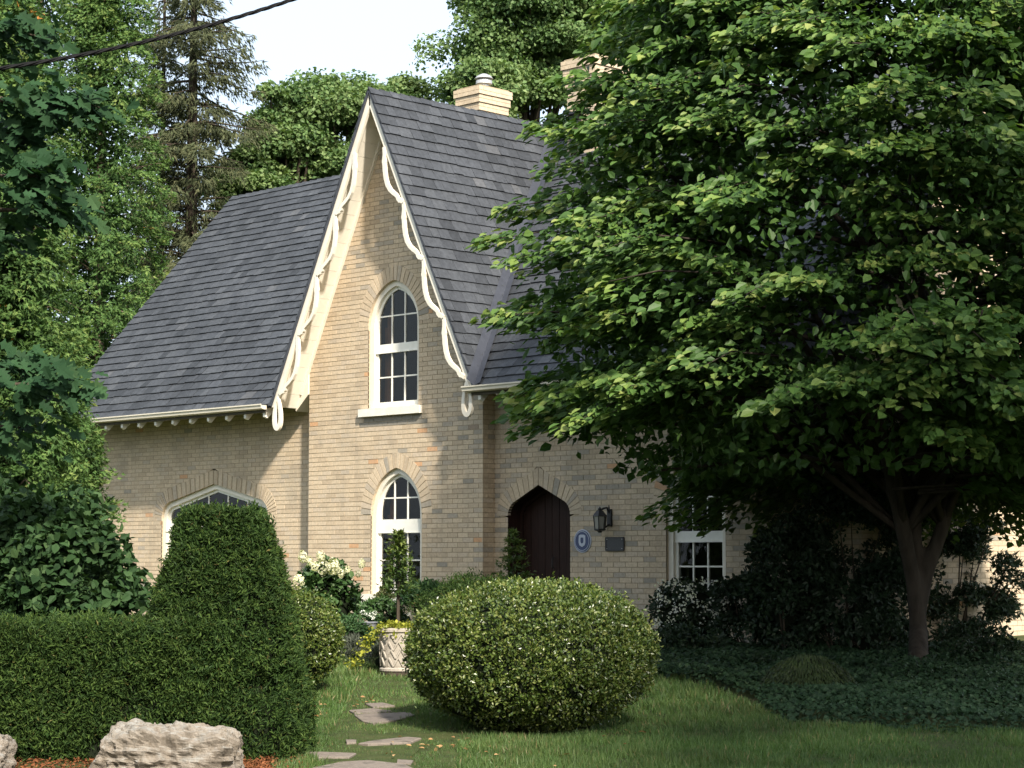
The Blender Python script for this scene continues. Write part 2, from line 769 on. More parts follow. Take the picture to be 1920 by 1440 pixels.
def brick_wall(parent, name, O, A, x0, x1, z0, z1, openings, lims=None, grey=.15, limit=0, region=None, corner=0.0):
    """backing sheet with recessed joints plus every brick in it; a runs along A"""
    A = nrm(A)
    pc = Pieces(O, A, (0, 0, 1))
    bv, bf = [], []
    nrow = int(round((z1 - z0) / CRS))
    for r in range(nrow):
        zb, zt = z0 + r * CRS, z0 + (r + 1) * CRS
        zm = (zb + zt) / 2

        def iv(z):
            lo, hi = (x0, x1) if lims is None else lims(z)
            out = [[lo, hi]]
            for o in openings:
                if z < o.zb or z > o.za + RING:
                    continue
                h = o.hw(z, -RING + .012) if z > o.zs and zm > o.zs else o.hw(z, 0)
                if h <= 0.001:
                    continue
                new = []
                for a, b in out:
                    l, rr = o.cx - h, o.cx + h
                    if rr <= a or l >= b:
                        new.append([a, b])
                    else:
                        if l > a:
                            new.append([a, l])
                        if rr < b:
                            new.append([rr, b])
                out = new
            return out
        im = iv(zm)
        ib, it = iv(zb), iv(zt)
        for k, (a, b) in enumerate(im):
            if b - a < .02:
                continue
            ab, bb = ib[k] if len(ib) == len(im) else (a, b)
            at_, bt = it[k] if len(it) == len(im) else (a, b)
            i0 = len(bv)
            for (aa, zz) in ((ab, zb), (bb, zb), (bt, zt), (at_, zt)):
                bv.append(np.asarray(O) + aa * A + np.array([0, 0, zz]) - .0045 * pc.N)
            bf.append((i0, i0 + 1, i0 + 2, i0 + 3))
            st = x0 + (0 if r % 2 else -(BRL + JT) / 2)
            m = math.floor((a - st) / (BRL + JT))
            x = st + m * (BRL + JT)
            while x < b:
                l, rr = x, x + BRL
                x += BRL + JT
                full = l >= max(ab, at_, a) and rr <= min(bb, bt, b)
                ql = [max(l, ab), min(rr, bb), min(rr, bt), max(l, at_)]
                if ql[1] - ql[0] < .012 and ql[2] - ql[3] < .012:
                    continue
                if ql[1] < ql[0]:
                    ql[0] = ql[1] = (ql[0] + ql[1]) / 2
                if ql[2] < ql[3]:
                    ql[2] = ql[3] = (ql[2] + ql[3]) / 2
                h0 = zb + JT / 2 + rng.uniform(-.0015, .0015)
                h1 = zt - JT / 2
                n = float(rng.normal(0, .0007))
                if full:
                    h0 = zb + JT / 2
                pc.add([(ql[0], h0), (ql[1], h0), (ql[2], h1), (ql[3], h1)], [n] * 4, brick_tint(grey, (ql[0] + ql[1]) / 2, zm), full)
    w = mk(name, bv, bf, M_MORTAR, parent)
    used = pc.build('brick', M_BRICK, w, 'brick_courses', limit, region)
    return w


def voussoirs(parent, o, y, back, n, rmat=None):
    """radial bricks round an arch, joints recessed"""
    for side in (1, -1):
        ci, co = o.curve(0, 40), o.curve(-RING, 40)
        for k in range(n):
            f0, f1 = k / n + .006, (k + 1) / n - .006

            def pt(c, f):
                f = f * 40
                i = min(int(f), 39)
                g = f - i
                return (o.cx + side * (c[i][0] + (c[i + 1][0] - c[i][0]) * g), c[i][1] + (c[i + 1][1] - c[i][1]) * g)
            q = [pt(ci, f0), pt(co, f0), pt(co, f1), pt(ci, f1)]
            if side < 0:
                q = q[::-1]
            yy = y - .002 - abs(float(rng.normal(0, .0012)))
            V, Fs = prism([(x, yy, z) for x, z in q], (0, .06, 0))
            mk('voussoir', V, Fs, M_BRICK, parent, tint=brick_tint(.2))
    # reveal and the mortar bed behind the ring
    oi = o.outline(0)
    V = [(x, y + .002, z) for x, z in oi] + [(x, y + back, z) for x, z in oi]
    m = len(oi)
    Fs = [(i + 1, i, m + i, m + i + 1) for i in range(m - 1)]
    mk('reveal', V, Fs, rmat or M_BRICK, parent, tint=.45)
    ci, co = o.outline(0, o.zs), o.outline(-RING, o.zs)
    V = [(x, y + .004, z) for x, z in ci] + [(x, y + .004, z) for x, z in co]
    mk('mortar_bed', V, [(i, m + i, m + i + 1, i + 1) for i in range(m - 1)], M_MORTAR, parent)


def window(house, o, y, rail, rows_low, rows_top, ncol=3, curtain=True, sill=True, depth=.05):
    """sash window in an arched opening: frame > sash, rail, muntins, panes, sill"""
    fr = ring3(o.outline(0.0), o.outline(.085), y + depth, y + depth + .14)
    w = mk('window', *fr, M_PAINT, house)
    ys = y + depth + .05
    zb = o.zb
    i1, i2 = .085, .135
    sash = join([ring3(o.outline(i1, zb), o.outline(i2, zb + .09), ys, ys + .05)])
    mk('sash', *sash, M_WHITE, w)
    hwid = o.a - i2
    mk('bottom_rail', *box((o.cx - o.a + i1, ys - .004, zb), (o.cx + o.a - i1, ys + .05, zb + .095)), M_WHITE, w)
    r0, r1 = rail
    hr = o.hw(r1, i1)
    mk('meeting_rail', *box((o.cx - hr, ys - .012, r0), (o.cx + hr, ys + .05, r1)), M_WHITE, w)
    mk('rail_lip', *box((o.cx - hr, ys - .026, r0 - .012), (o.cx + hr, ys + .04, r0 - .001)), M_WHITE, w)
    zl = np.linspace(zb + .095, r0, rows_low + 1)
    ztop = o.za
    zu = [r1] + rows_top + [ztop + .1]
    xs = np.linspace(-hwid, hwid, ncol + 1)
    t = .011
    for x in xs[1:-1]:
        mk('muntin', *box((o.cx + x - t, ys + .006, zb + .09), (o.cx + x + t, ys + .036, r0 - .002)), M_WHITE, w)
        mk('muntin', *box((o.cx + x - t, ys + .006, r1 + .002), (o.cx + x + t, ys + .036, o.top(x, i2) + .01)), M_WHITE, w)
    for z in list(zl[1:-1]) + rows_top:
        h = o.hw(z, i2)
        mk('muntin', *box((o.cx - h - .01, ys + .009, z - t), (o.cx + h + .01, ys + .033, z + t)), M_WHITE, w)
    for zz in (zl, np.array(zu)):
        for z0, z1 in zip(zz, zz[1:]):
            for x0, x1 in zip(xs, xs[1:]):
                top = []
                for k in range(7):
                    x = x1 + (x0 - x1) * k / 6
                    top.append((x, min(z1, o.top(x, i2 - .004))))
                top = [(x, max(z, z0)) for x, z in top]
                if max(z for _, z in top) - z0 < .03:
                    continue
                poly = [(o.cx + x0, ys + .022, z0), (o.cx + x1, ys + .022, z0)] + [(o.cx + x, ys + .022, z) for x, z in top]
                mk('pane', poly, [tuple(range(len(poly)))], M_GLASS, w)
    # dim room behind
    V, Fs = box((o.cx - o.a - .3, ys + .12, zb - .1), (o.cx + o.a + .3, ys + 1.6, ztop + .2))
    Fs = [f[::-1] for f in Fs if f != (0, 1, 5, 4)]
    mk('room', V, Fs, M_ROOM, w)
    V = [(o.cx - o.a - .3, ys + .12, zb - .1), (o.cx + o.a + .3, ys + .12, zb - .1)]
    if curtain:
        cv, cf = [], []
        x0 = o.cx - o.a + .10
        for k in range(7):
            x = x0 + .05 * k * .6
            yy = ys + .16 + (.02 if k % 2 else 0)
            tz = o.top(x - o.cx, .14)
            cv += [(x, yy, zb + .1), (x, yy, tz)]
        for k in range(6):
            cf.append((2 * k, 2 * k + 2, 2 * k + 3, 2 * k + 1))
        mk('curtain', cv, cf, M_CURTAIN, w)
    if sill:
        mk('sill', *box((o.cx - o.a - .16, y - .07, zb - .125), (o.cx + o.a + .09, y + depth + .13, zb - .003)), M_STONE, w)
        mk('frame_foot', *box((o.cx - o.a + .003, y + depth + .006, zb - .003), (o.cx + o.a - .003, y + depth + .13, zb + .02)), M_PAINT, w)
    return w


# ================================================================== THE HOUSE
XC = -.08                     # centre of the projecting gable
HB = 2.01                     # half width of its wall
EZ, RZ, RY, EY = 3.45, 8.18, 3.66, -.5        # main roof: eaves height, ridge height, ridge depth, eaves line
MS = (RZ - EZ) / (RY - EY)
GA, GH = 8.25, 2.36           # gable roof apex height, half width at the eaves
GS = (GA - EZ) / GH
XL, XR = -9.0, 8.9            # rakes of the main roof
WY = .25                      # main wall stands back from the gable wall
house = empty('brick_cottage', (0, 0, 0), 'cream brick gothic cottage with steep front gable, scalloped white bargeboards and dark slate roof', 'house')

o_up = Arch(-.065, .585, 4.62, 5.31, 3.33)
o_low = Arch(.015, .585, 1.68, 2.39, .45)
o_left = Arch(-4.95, 1.50, 1.72, 2.28, .35, 'tudor', .28)
o_door = Arch(2.83, .63, 1.62, 2.06, -.12, 'tudor', .22)
o_right = Arch(5.78, .52, 1.75, 2.40, .45)

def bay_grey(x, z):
    # weathering of the gable wall: sooty bricks towards the right-hand corner; soot with painted sill shadow under the upper sill
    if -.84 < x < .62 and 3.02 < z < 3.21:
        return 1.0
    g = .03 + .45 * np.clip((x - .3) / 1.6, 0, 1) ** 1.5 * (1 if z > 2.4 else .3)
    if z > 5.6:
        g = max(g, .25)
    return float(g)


BAY_VIS = [(590, 700), (700, 230), (720, 300), (890, 700), (897, 1085), (800, 1085), (800, 500), (690, 520), (670, 1040), (590, 1040)]
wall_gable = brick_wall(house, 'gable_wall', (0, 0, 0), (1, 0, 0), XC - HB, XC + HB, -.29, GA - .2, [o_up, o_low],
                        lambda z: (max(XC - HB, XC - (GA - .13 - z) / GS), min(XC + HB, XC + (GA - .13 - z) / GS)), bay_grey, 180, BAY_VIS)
wall_left = brick_wall(house, 'left_wall', (0, WY, 0), (1, 0, 0), -8.4, XC - HB, -.29, 4.25, [o_left], None, .05, 0)
wall_right = brick_wall(house, 'right_wall', (0, WY, 0), (1, 0, 0), XC + HB, 8.5, -.29, 4.25, [o_door, o_right], None, .34, 120,
                        [(1076, 960), (1240, 960), (1240, 1090), (1180, 1110), (1076, 1075)])
brick_wall(house, 'gable_return_wall', (XC + HB, 0, 0), (0, 1, 0), 0, WY, -.29, 3.75, [], None, .1)
brick_wall(house, 'gable_return_wall', (XC - HB, WY, 0), (0, -1, 0), 0, WY, -.29, 3.75, [], None, .1)
mk('end_wall', [(-8.4, WY, -.3), (-8.4, 2 * RY - WY, -.3), (-8.4, 2 * RY - WY, 4.3), (-8.4, RY, 7.9), (-8.4, WY, 4.3)], [(0, 1, 2, 3, 4)], M_BRICK, house, tint=.5)
brick_wall(house, 'end_wall', (8.5, 0, 0), (0, 1, 0), WY, 2 * RY - WY, -.29, 7.85, [],
           lambda z: (max(WY, EY + .16 + (z - EZ) / MS), min(2 * RY - WY, 2 * RY - EY - .16 - (z - EZ) / MS)), .05)
mk('rear_wall', [(-8.4, 2 * RY - WY, -.3), (8.5, 2 * RY - WY, -.3), (8.5, 2 * RY - WY, 4.3), (-8.4, 2 * RY - WY, 4.3)], [(3, 2, 1, 0)], M_BRICK, house, tint=.5)

for o, y, back, n in ((o_up, 0, .12, 13), (o_low, 0, .12, 13), (o_left, WY, .14, 20), (o_door, WY, .34, 11), (o_right, WY, .12, 12)):
    voussoirs(wall_gable if y == 0 else (wall_left if o is o_left else wall_right), o, y, back, n, M_DOOR if o is o_door else None)

window(house, o_up, 0, (4.20, 4.33), 2, [4.77])
window(house, o_low, 0, (1.40, 1.60), 2, [1.93])
window(house, o_right, WY, (1.22, 1.36), 2, [1.82], curtain=False)
window(house, o_left, WY, (1.50, 1.64), 2, [], ncol=5, curtain=False)

# door: two leaves of vertical planks
door = mk('door', *ring3(o_door.outline(.0), o_door.outline(.05), WY + .26, WY + .33), M_DOOR, house)
npl = 8
for k in range(npl):
    x0 = -o_door.a + .052 + (2 * o_door.a - .104) * k / npl
    x1 = -o_door.a + .052 + (2 * o_door.a - .104) * (k + 1) / npl
    gap = .004 if k != 3 else .009
    pts = [(x0 + .003, -.12), (x1 - gap, -.12), (x1 - gap, o_door.top(x1 - gap, .05)), ((x0 + x1) / 2, o_door.top((x0 + x1) / 2, .05)), (x0 + .003, o_door.top(x0 + .003, .05))]
    V, Fs = prism([(o_door.cx + x, WY + .285 + .004 * (k % 2), z) for x, z in pts], (0, .04, 0))
    mk('plank', V, Fs, M_DOOR, door)
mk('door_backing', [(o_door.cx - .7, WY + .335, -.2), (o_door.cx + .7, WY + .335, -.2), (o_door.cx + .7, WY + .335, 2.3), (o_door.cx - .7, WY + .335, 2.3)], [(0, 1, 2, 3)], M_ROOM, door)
mk('handle', *join([tube([(o_door.cx + .05, WY + .27, .85), (o_door.cx + .05, WY + .23, .87), (o_door.cx + .05, WY + .23, .99), (o_door.cx + .05, WY + .27, 1.01)], .009, 6)]), M_IRON, door)
mk('doorstep', *box((o_door.cx - .85, WY - .45, -.25), (o_door.cx + .85, WY + .33, -.12)), M_STONE, house)

# ---- roofs
EXPO = .187


def shingle_slope(roof, O, A, Bv, length, lim, limit=0, region=None, w=(.20, .30), seed=0):
    """overlapping shingles: butts proud, heads tucked under the course above"""
    pc = Pieces(O, A, Bv)
    r = 0
    b = 0.0
    WD = [.17, .20, .23, .26, .30]
    while b < length - .03:
        b1 = min(b + EXPO + .04, length)
        ab, cb = lim(b)
        at_, ct = lim(b1)
        x = min(ab, at_) - rng.random() * .25
        while x < max(cb, ct):
            wd = WD[rng.integers(0, 5)]
            l, rr = x, x + wd - .004
            x += wd
            ql = [max(l, ab), min(rr, cb), min(rr, ct), max(l, at_)]
            if ql[1] <= ql[0] and ql[2] <= ql[3]:
                continue
            if ql[1] < ql[0]:
                ql[0] = ql[1] = (ql[0] + ql[1]) / 2
            if ql[2] < ql[3]:
                ql[2] = ql[3] = (ql[2] + ql[3]) / 2
            full = l >= max(ab, at_) and rr <= min(cb, ct) and b1 - b > EXPO
            j = float(rng.choice([0, .003, .008, -.006]))
            th = .026 + float(rng.choice([0, .003, .006]))
            pc.add([(ql[0], b + j), (ql[1], b + j), (ql[2], b1), (ql[3], b1)], [th, th, .004, .004], float(np.clip(rng.normal(.45, .2), 0, 1)), full, -.004)
        b += EXPO
        r += 1
    return pc.build('slate', M_SLATE, roof, 'slate_courses', limit, region)


def vx(z):
    return max((GA - z) / GS, 0)


MLEN = math.hypot(RZ - EZ, RY - EY)
sinm, cosm = (RZ - EZ) / MLEN, (RY - EY) / MLEN
UPM = np.array([0, cosm, sinm])
top_z = RZ
# main roof deck
roof = mk('main_roof', [(XL, EY, EZ), (XC - GH, EY, EZ), (XC - vx(RZ), RY, RZ), (XL, RY, RZ),
                        (XC + GH, EY, EZ), (XR, EY, EZ), (XR, RY, RZ), (XC + vx(RZ), RY, RZ),
                        (XL, 2 * RY - EY, EZ), (XR, 2 * RY - EY, EZ)],
          [(0, 1, 2, 3), (4, 5, 6, 7), (8, 3, 6, 9)], M_SLATE, house, tint=.3)
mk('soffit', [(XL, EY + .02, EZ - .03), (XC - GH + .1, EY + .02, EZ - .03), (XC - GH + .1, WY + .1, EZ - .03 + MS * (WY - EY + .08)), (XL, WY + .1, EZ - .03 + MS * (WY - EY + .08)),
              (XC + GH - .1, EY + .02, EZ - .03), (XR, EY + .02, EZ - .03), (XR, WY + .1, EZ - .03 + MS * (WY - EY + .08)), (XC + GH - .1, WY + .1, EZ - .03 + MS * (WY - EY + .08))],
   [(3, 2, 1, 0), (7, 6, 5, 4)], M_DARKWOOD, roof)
LEFT_VIS = [(520, 760), (300, 775), (300, 520), (440, 420), (620, 420), (560, 600)]
shingle_slope(roof, (0, EY, EZ + .006), (1, 0, 0), UPM, MLEN, lambda s: (XL, XC - vx(EZ + s * sinm) - .07), 160, LEFT_VIS)
shingle_slope(roof, (0, EY, EZ + .006), (1, 0, 0), UPM, MLEN, lambda s: (XC + vx(EZ + s * sinm) + .10, XR), 0)
# gable roof: two slopes from the front edge back to the valleys
groof_y = 2 * RY - 1.2
GLEN = math.hypot(GA - EZ, GH)
sg, cg = (GA - EZ) / GLEN, GH / GLEN


def vy(z):
    return min((z - EZ) / MS + EY, groof_y) if z < RZ else groof_y


GY = EY - .03
gz_pts = [EZ, RZ, GA]
roof2 = mk('gable_roof', [(XC + GH, GY, EZ), (XC + vx(RZ), vy(RZ - .001), RZ), (XC, groof_y, GA), (XC, GY, GA), (XC - GH, GY, EZ), (XC - vx(RZ), vy(RZ - .001), RZ)],
           [(0, 1, 2, 3), (3, 2, 5, 4)], M_SLATE, house, tint=.3)
GAB_VIS = [(700, 195), (800, 215), (930, 245), (980, 330), (930, 520), (900, 640), (860, 620), (790, 430)]
shingle_slope(roof2, (XC + GH, 0, EZ + .006), (0, 1, 0), (-cg, 0, sg), GLEN, lambda s: (GY, max(vy(EZ + s * sg) - .10, GY)), 140, GAB_VIS)
shingle_slope(roof2, (XC - GH, 0, EZ + .006), (0, -1, 0), (cg, 0, sg), GLEN, lambda s: (-max(vy(EZ + s * sg) - .05, GY), -GY), 0)
# ridge caps: lapped saddle pieces
def ridge(roof_o, p0, p1, slope, name, step=.22):
    p0, p1 = np.array(p0, float), np.array(p1, float)
    n = int(np.linalg.norm(p1 - p0) / step)
    d = nrm(p1 - p0)
    sx = np.cross(d, (0, 0, 1))
    sx = nrm(sx)
    for k in range(n):
        a = p0 + d * (k * step) + np.array([0, 0, .03])
        b = a + d * (step + .05) + np.array([0, 0, -.022])
        w, dz = .13 / math.hypot(1, slope), .13 / math.hypot(1, slope) * slope
        V = []
        for q in (a, b):
            V += [q - sx * w - (0, 0, dz), q, q + sx * w - (0, 0, dz), q - sx * w - (0, 0, dz + .012), q - (0, 0, .02), q + sx * w - (0, 0, dz + .012)]
        Fs = [(0, 1, 7, 6), (1, 2, 8, 7), (0, 3, 4, 1), (1, 4, 5, 2), (6, 9, 3, 0), (2, 5, 11, 8)]
        mk(name, V, Fs, M_SLATE, roof_o, tint=float(rng.uniform(.1, .6)))


ridge(roof2, (XC, GY, GA), (XC, groof_y, GA), GS, 'ridge_cap')
ridge(roof, (XL, RY, RZ), (XC - .12, RY, RZ), MS, 'ridge_cap')
ridge(roof, (XC + .6, RY, RZ), (XR, RY, RZ), MS, 'ridge_cap')
# valley flashing right of the gable: two wings of lead
va = np.array([XC + vx(EZ + .02), EY - .02, EZ + .02])
vb = np.array([XC + vx(RZ), RY, RZ])
d1 = nrm(np.array([0, 1, 0]) * 1.0)
w1 = np.array([-.0, .0, .0])
n1 = np.array([sg, 0, cg]) * .040
n2 = np.array([0, -sinm, cosm]) * .040
vd = nrm(vb - va)
g_in = nrm(np.array([0, -1, 0]) + vd * vd[1]) * 0
wa = nrm(np.cross(vd, n1))
wb = nrm(np.cross(vd, n2))
if wa @ np.array([0, -1, 0]) < 0:
    wa = -wa
if wb @ np.array([1, 0, 0]) < 0:
    wb = -wb
mk('valley_flashing', [va + n1 * .5 + n2 * .5, vb + n1 * .5 + n2 * .5, vb + n1 + wa * .17, va + n1 + wa * .17, vb + n2 + wb * .14, va + n2 + wb * .14],
   [(0, 1, 2, 3), (5, 4, 1, 0)], M_LEAD, roof)


# rake boards, scalloped trim and soffit of the gable
def rk(side, t, w, y):
    """t metres down the rake from the apex, w metres inwards from the roof edge"""
    return np.array([XC + side * (t * cg - w * sg), y, GA - t * sg - w * cg])


SC = [(0, 0), (.08, .03), (.16, .075), (.24, .115), (.34, .155), (.45, .185), (.56, .195), (.66, .175), (.74, .135), (.80, .095), (.85, .075), (.885, .08), (.92, .06), (.96, .025), (1, 0)]
for side in (1, -1):
    y0 = EY
    V, Fs = prism([rk(side, .02, .022, y0), rk(side, GLEN + .02, .022, y0), rk(side, GLEN - .03, .125, y0), rk(side, .22, .125, y0)], (0, .045, 0))
    bb = mk('bargeboard', V, Fs, M_PAINT, house)
    V, Fs = prism([rk(side, .0, -.006, y0 - .028), rk(side, GLEN, -.006, y0 - .028), rk(side, GLEN, .024, y0 - .028), rk(side, .0, .024, y0 - .028)], (0, .05, 0))
    mk('drip_edge', V, Fs, M_LEAD, bb)
    # scallops: a flat cut-out strip that leaves and rejoins the board
    t0, per, nper = 1.02, 1.02, 4
    for k in range(nper):
        pts = []
        for i in range(len(SC) - 1):
            for f in (0, .5):
                p = SC[i][0] + (SC[i + 1][0] - SC[i][0]) * f
                wv = SC[i][1] + (SC[i + 1][1] - SC[i][1]) * f
                pts.append((t0 + (k + p) * per, .115 + wv * 1.0))
        pts.append((t0 + (k + 1) * per, .115))
        pts = np.array(pts)
        tg = nrm(np.gradient(pts, axis=0))
        nn = np.stack([-tg[:, 1], tg[:, 0]], 1)
        V = []
        for i, (p, q) in enumerate(zip(pts, nn)):
            ph = i / (len(pts) - 1)
            hw_ = .030 + .014 * math.exp(-((ph - .17) / .025) ** 2) + .012 * math.exp(-((ph - .86) / .025) ** 2)
            a, b = p + q * hw_, p - q * hw_
            for y in (y0 - .014, y0 + .035):
                V += [rk(side, a[0], a[1], y), rk(side, b[0], b[1], y)]
        Fs = []
        for i in range(len(pts) - 1):
            j = i * 4
            Fs += [(j, j + 1, j + 5, j + 4), (j + 3, j + 2, j + 6, j + 7), (j + 1, j + 3, j + 7, j + 5), (j + 2, j, j + 4, j + 6)]
        Fs += [(0, 2, 3, 1), (len(V) - 4, len(V) - 3, len(V) - 1, len(V) - 2)]
        mk('scallop', V, Fs, M_PAINT, bb)
    # hanging loop at the foot of the board
    cx, cz = XC + side * 2.20, EZ + .06
    lp = []
    for i in range(33):
        a = -math.pi * .5 + 2 * math.pi * i / 32
        zz = math.sin(a)
        wv = .105 * math.cos(a) * (1 - .38 * zz)
        lp.append((cx + wv, cz - .20 + .27 * zz))
    V, Fs = [], []
    lp = np.array(lp[:-1])
    ctr = lp.mean(0)
    for p in lp:
        inn = p + (ctr - p) * np.array([.58, .27])
        for y in (y0 - .018, y0 + .03):
            V += [(p[0], y, p[1]), (inn[0], y, inn[1])]
    m = len(lp)
    for i in range(m):
        j, k2 = i * 4, ((i + 1) % m) * 4
        Fs += [(j, k2, k2 + 1, j + 1), (j + 2, j + 3, k2 + 3, k2 + 2), (j, j + 2, k2 + 2, k2), (j + 1, k2 + 1, k2 + 3, j + 3)]
    mk('pendant_loop', V, Fs, M_PAINT, bb)
    # soffit boards between bargeboard and wall
    nb = 22
    for k in range(nb):
        t_a, t_b = .12 + (GLEN - .12) * k / nb + .002, .12 + (GLEN - .12) * (k + 1) / nb - .002
        V = [rk(side, t_a, .050, y0 + .045), rk(side, t_b, .050, y0 + .045), rk(side, t_b, .050, .03), rk(side, t_a, .050, .03)]
        V += [rk(side, t_a, .030, y0 + .045), rk(side, t_b, .030, y0 + .045), rk(side, t_b, .030, .03), rk(side, t_a, .030, .03)]
        mk('soffit_board', V, [(0, 1, 2, 3), (7, 6, 5, 4), (0, 4, 5, 1), (1, 5, 6, 2), (2, 6, 7, 3), (3, 7, 4, 0)], M_PAINT, bb)
    # moulding where the soffit meets the wall, and the boxed foot
    V, Fs = prism([rk(side, .3, .052, -.045), rk(side, GLEN - .25, .052, -.045), rk(side, GLEN - .25, .085, -.045), rk(side, .3, .085, -.045)], (0, .043, 0))
    mk('bed_mould', V, Fs, M_PAINT, bb)
    ix, zt_ = XC + side * (HB + .004), GA - HB * GS - .10
    V, Fs = prism([(ix, -.02, zt_), (ix, -.02, zt_ - .42), (XC + side * (GH - .04), -.02, EZ - .07), (XC + side * (GH - .01), -.02, EZ - .02)], (0, .25, 0))
    mk('gusset_board', V, Fs, M_PAINT, bb)

# gutters and rafter tails
for x0, x1 in ((XL - .02, XC - GH - .11), (XC + GH - .16, XR)):
    prof = [(-.06, -.055), (-.115, -.04), (-.12, .0), (-.135, .012), (-.135, .032), (-.122, .032), (-.115, .012), (-.01, .012), (-.01, -.055)]
    V, Fs = prism([(x0, EY + py, EZ + pz) for py, pz in prof], (x1 - x0, 0, 0))
    g = mk('gutter', V, Fs, M_GUTTER, house)
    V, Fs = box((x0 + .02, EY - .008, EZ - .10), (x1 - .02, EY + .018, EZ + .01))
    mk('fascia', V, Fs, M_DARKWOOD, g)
x = XL + .35
while x < XR:
    if abs(x - XC) > GH + .02:
        a = np.array([0, 1, 0]) * cosm + np.array([0, 0, 1]) * sinm
        p = np.array([x - .03, EY + .02, EZ - .165])
        poly = [p, p + (0, .05, -.025), p + (0, .10, .02), p + a * .95 + (0, .10, 0), p + a * .95 + (0, -.02, .09), p + (0, -.0, .10)]
        V, Fs = prism(poly, (.06, 0, 0))
        mk('rafter_tail', V, Fs, M_WHITE, roof)
    x += .5


# chimneys
def chimney(x0, x1, y0, y1, zb, zt, label=None):
    ch = mk('chimney', *box((x0 + .012, y0 + .012, zb), (x1 - .012, y1 - .012, zt - .005)), M_MORTAR, house)
    z = zt
    k = 0
    bands = {0: .075, 1: .05, 2: .025}
    pcs = [Pieces((0, y0, 0), (1, 0, 0), (0, 0, 1)), Pieces((x1, 0, 0), (0, 1, 0), (0, 0, 1)), Pieces((0, y1, 0), (-1, 0, 0), (0, 0, 1)), Pieces((x0, 0, 0), (0, -1, 0), (0, 0, 1))]
    rngs = [(x0, x1), (y0, y1), (-x1, -x0), (-y1, -y0)]
    nrow = int((zt - zb) / CRS)
    for r in range(nrow):
        zz = zt - (r + 1) * CRS
        out = bands.get(r // 2, 0.0) if r < 10 else 0
        for pc, (a, b) in zip(pcs, rngs):
            x = a - out - (0 if r % 2 else .11)
            while x < b + out:
                l, rr = max(x, a - out), min(x + BRL, b + out)
                x += BRL + .006
                if rr - l < .02:
                    continue
                pc.add([(l, zz + .003), (rr, zz + .003), (rr, zz + CRS - .003), (l, zz + CRS - .003)], [out + float(rng.normal(0, .001))] * 4, float(np.clip(rng.normal(.5, .1), .2, .66)), False, -.02)
    # merge the four faces
    for pc in pcs:
        pc.build('brick', M_BRICK, ch, 'brick_courses')
    mk('cap', *box((x0 - .035, y0 - .035, zt - .012), (x1 + .035, y1 + .035, zt + .03)), M_MORTAR, ch)
    return ch


c1 = chimney(-3.33, -2.80, 4.5, 5.2, 5.6, 9.55)
pc_ = (-3.05, 4.86, 9.58)
mk('flue_pipe', *lathe(pc_, [(.085, 0), (.085, .10), (.15, .11), (.15, .17), (.09, .18), (.09, .20), (.17, .21), (.13, .26), (.05, .30), (.01, .31)], 20), M_METAL, c1, smooth=False)
c2 = chimney(.72, 1.34, 3.1, 3.8, 7.2, 9.15)
rv = mk('roof_vent', *box((.86, 3.0, 7.6), (1.04, 3.2, 8.22)), M_IRON, roof)
mk('vent_cap', *box((.80, 2.94, 8.222), (1.10, 3.26, 8.26)), M_IRON, rv)

# ---- fittings on the door wall
yw = WY
# oval plaque
def ellipse(cx, cz, rx, rz, y, n=28):
    return [(cx + rx * math.cos(2 * math.pi * k / n), y, cz + rz * math.sin(2 * math.pi * k / n)) for k in range(n)]


pl = empty('oval_plaque', (3.71, yw, 1.24), 'oval blue plaque with pale rim and crest fixed to brick wall right of the door', 'plaque')
mk('backplate', *prism(ellipse(3.71, 1.24, .165, .165, yw - .012), (0, .02, 0)), M_ENAMEL, pl)
mk('field', *prism(ellipse(3.71, 1.24, .150, .150, yw - .018), (0, .005, 0)), M_BLUE, pl)
V1, F1 = ellipse(3.71, 1.24, .112, .118, yw - .0215), None
ci, co = ellipse(3.71, 1.24, .130, .130, yw - .0215), ellipse(3.71, 1.24, .138, .138, yw - .0215)
mk('ring', ci + co, [(i, (i + 1) % 28, 28 + (i + 1) % 28, 28 + i) for i in range(28)], M_ENAMEL, pl)
shield = [(-.062, .075), (-.03, .09), (.03, .09), (.062, .075), (.066, -.02), (.05, -.06), (0, -.085), (-.05, -.06), (-.066, -.02)]
mk('crest', *prism([(3.71 + x, yw - .022, 1.24 + z) for x, z in shield[::-1]], (0, .005, 0)), M_ENAMEL, pl)
mk('charge', *prism([(3.71 + x * .42, yw - .0245, 1.245 + z * .5) for x, z in shield[::-1]], (0, .0035, 0)), M_BLUE, pl)
# bronze tablet
tb = empty('bronze_tablet', (4.33, yw, 1.2), 'dark rectangular bronze tablet on brick wall below the lantern', 'plaque')
mk('tablet_plate', *box((4.165, yw - .02, 1.105), (4.495, yw - .002, 1.285)), M_BRONZE, tb)
mk('tablet_rim', *join([box((4.16, yw - .026, 1.281), (4.50, yw - .004, 1.292)), box((4.16, yw - .026, 1.098), (4.50, yw - .004, 1.109)), box((4.156, yw - .0262, 1.1092), (4.17, yw - .0042, 1.2808)), box((4.49, yw - .0262, 1.1092), (4.504, yw - .0042, 1.2808))]), M_IRON, tb)
for xx in (4.19, 4.47):
    for zz in (1.13, 1.26):
        mk('bolt', *lathe((xx, yw - .022, zz), [(.008, -.004), (.008, .004)], 8), M_METAL, tb)
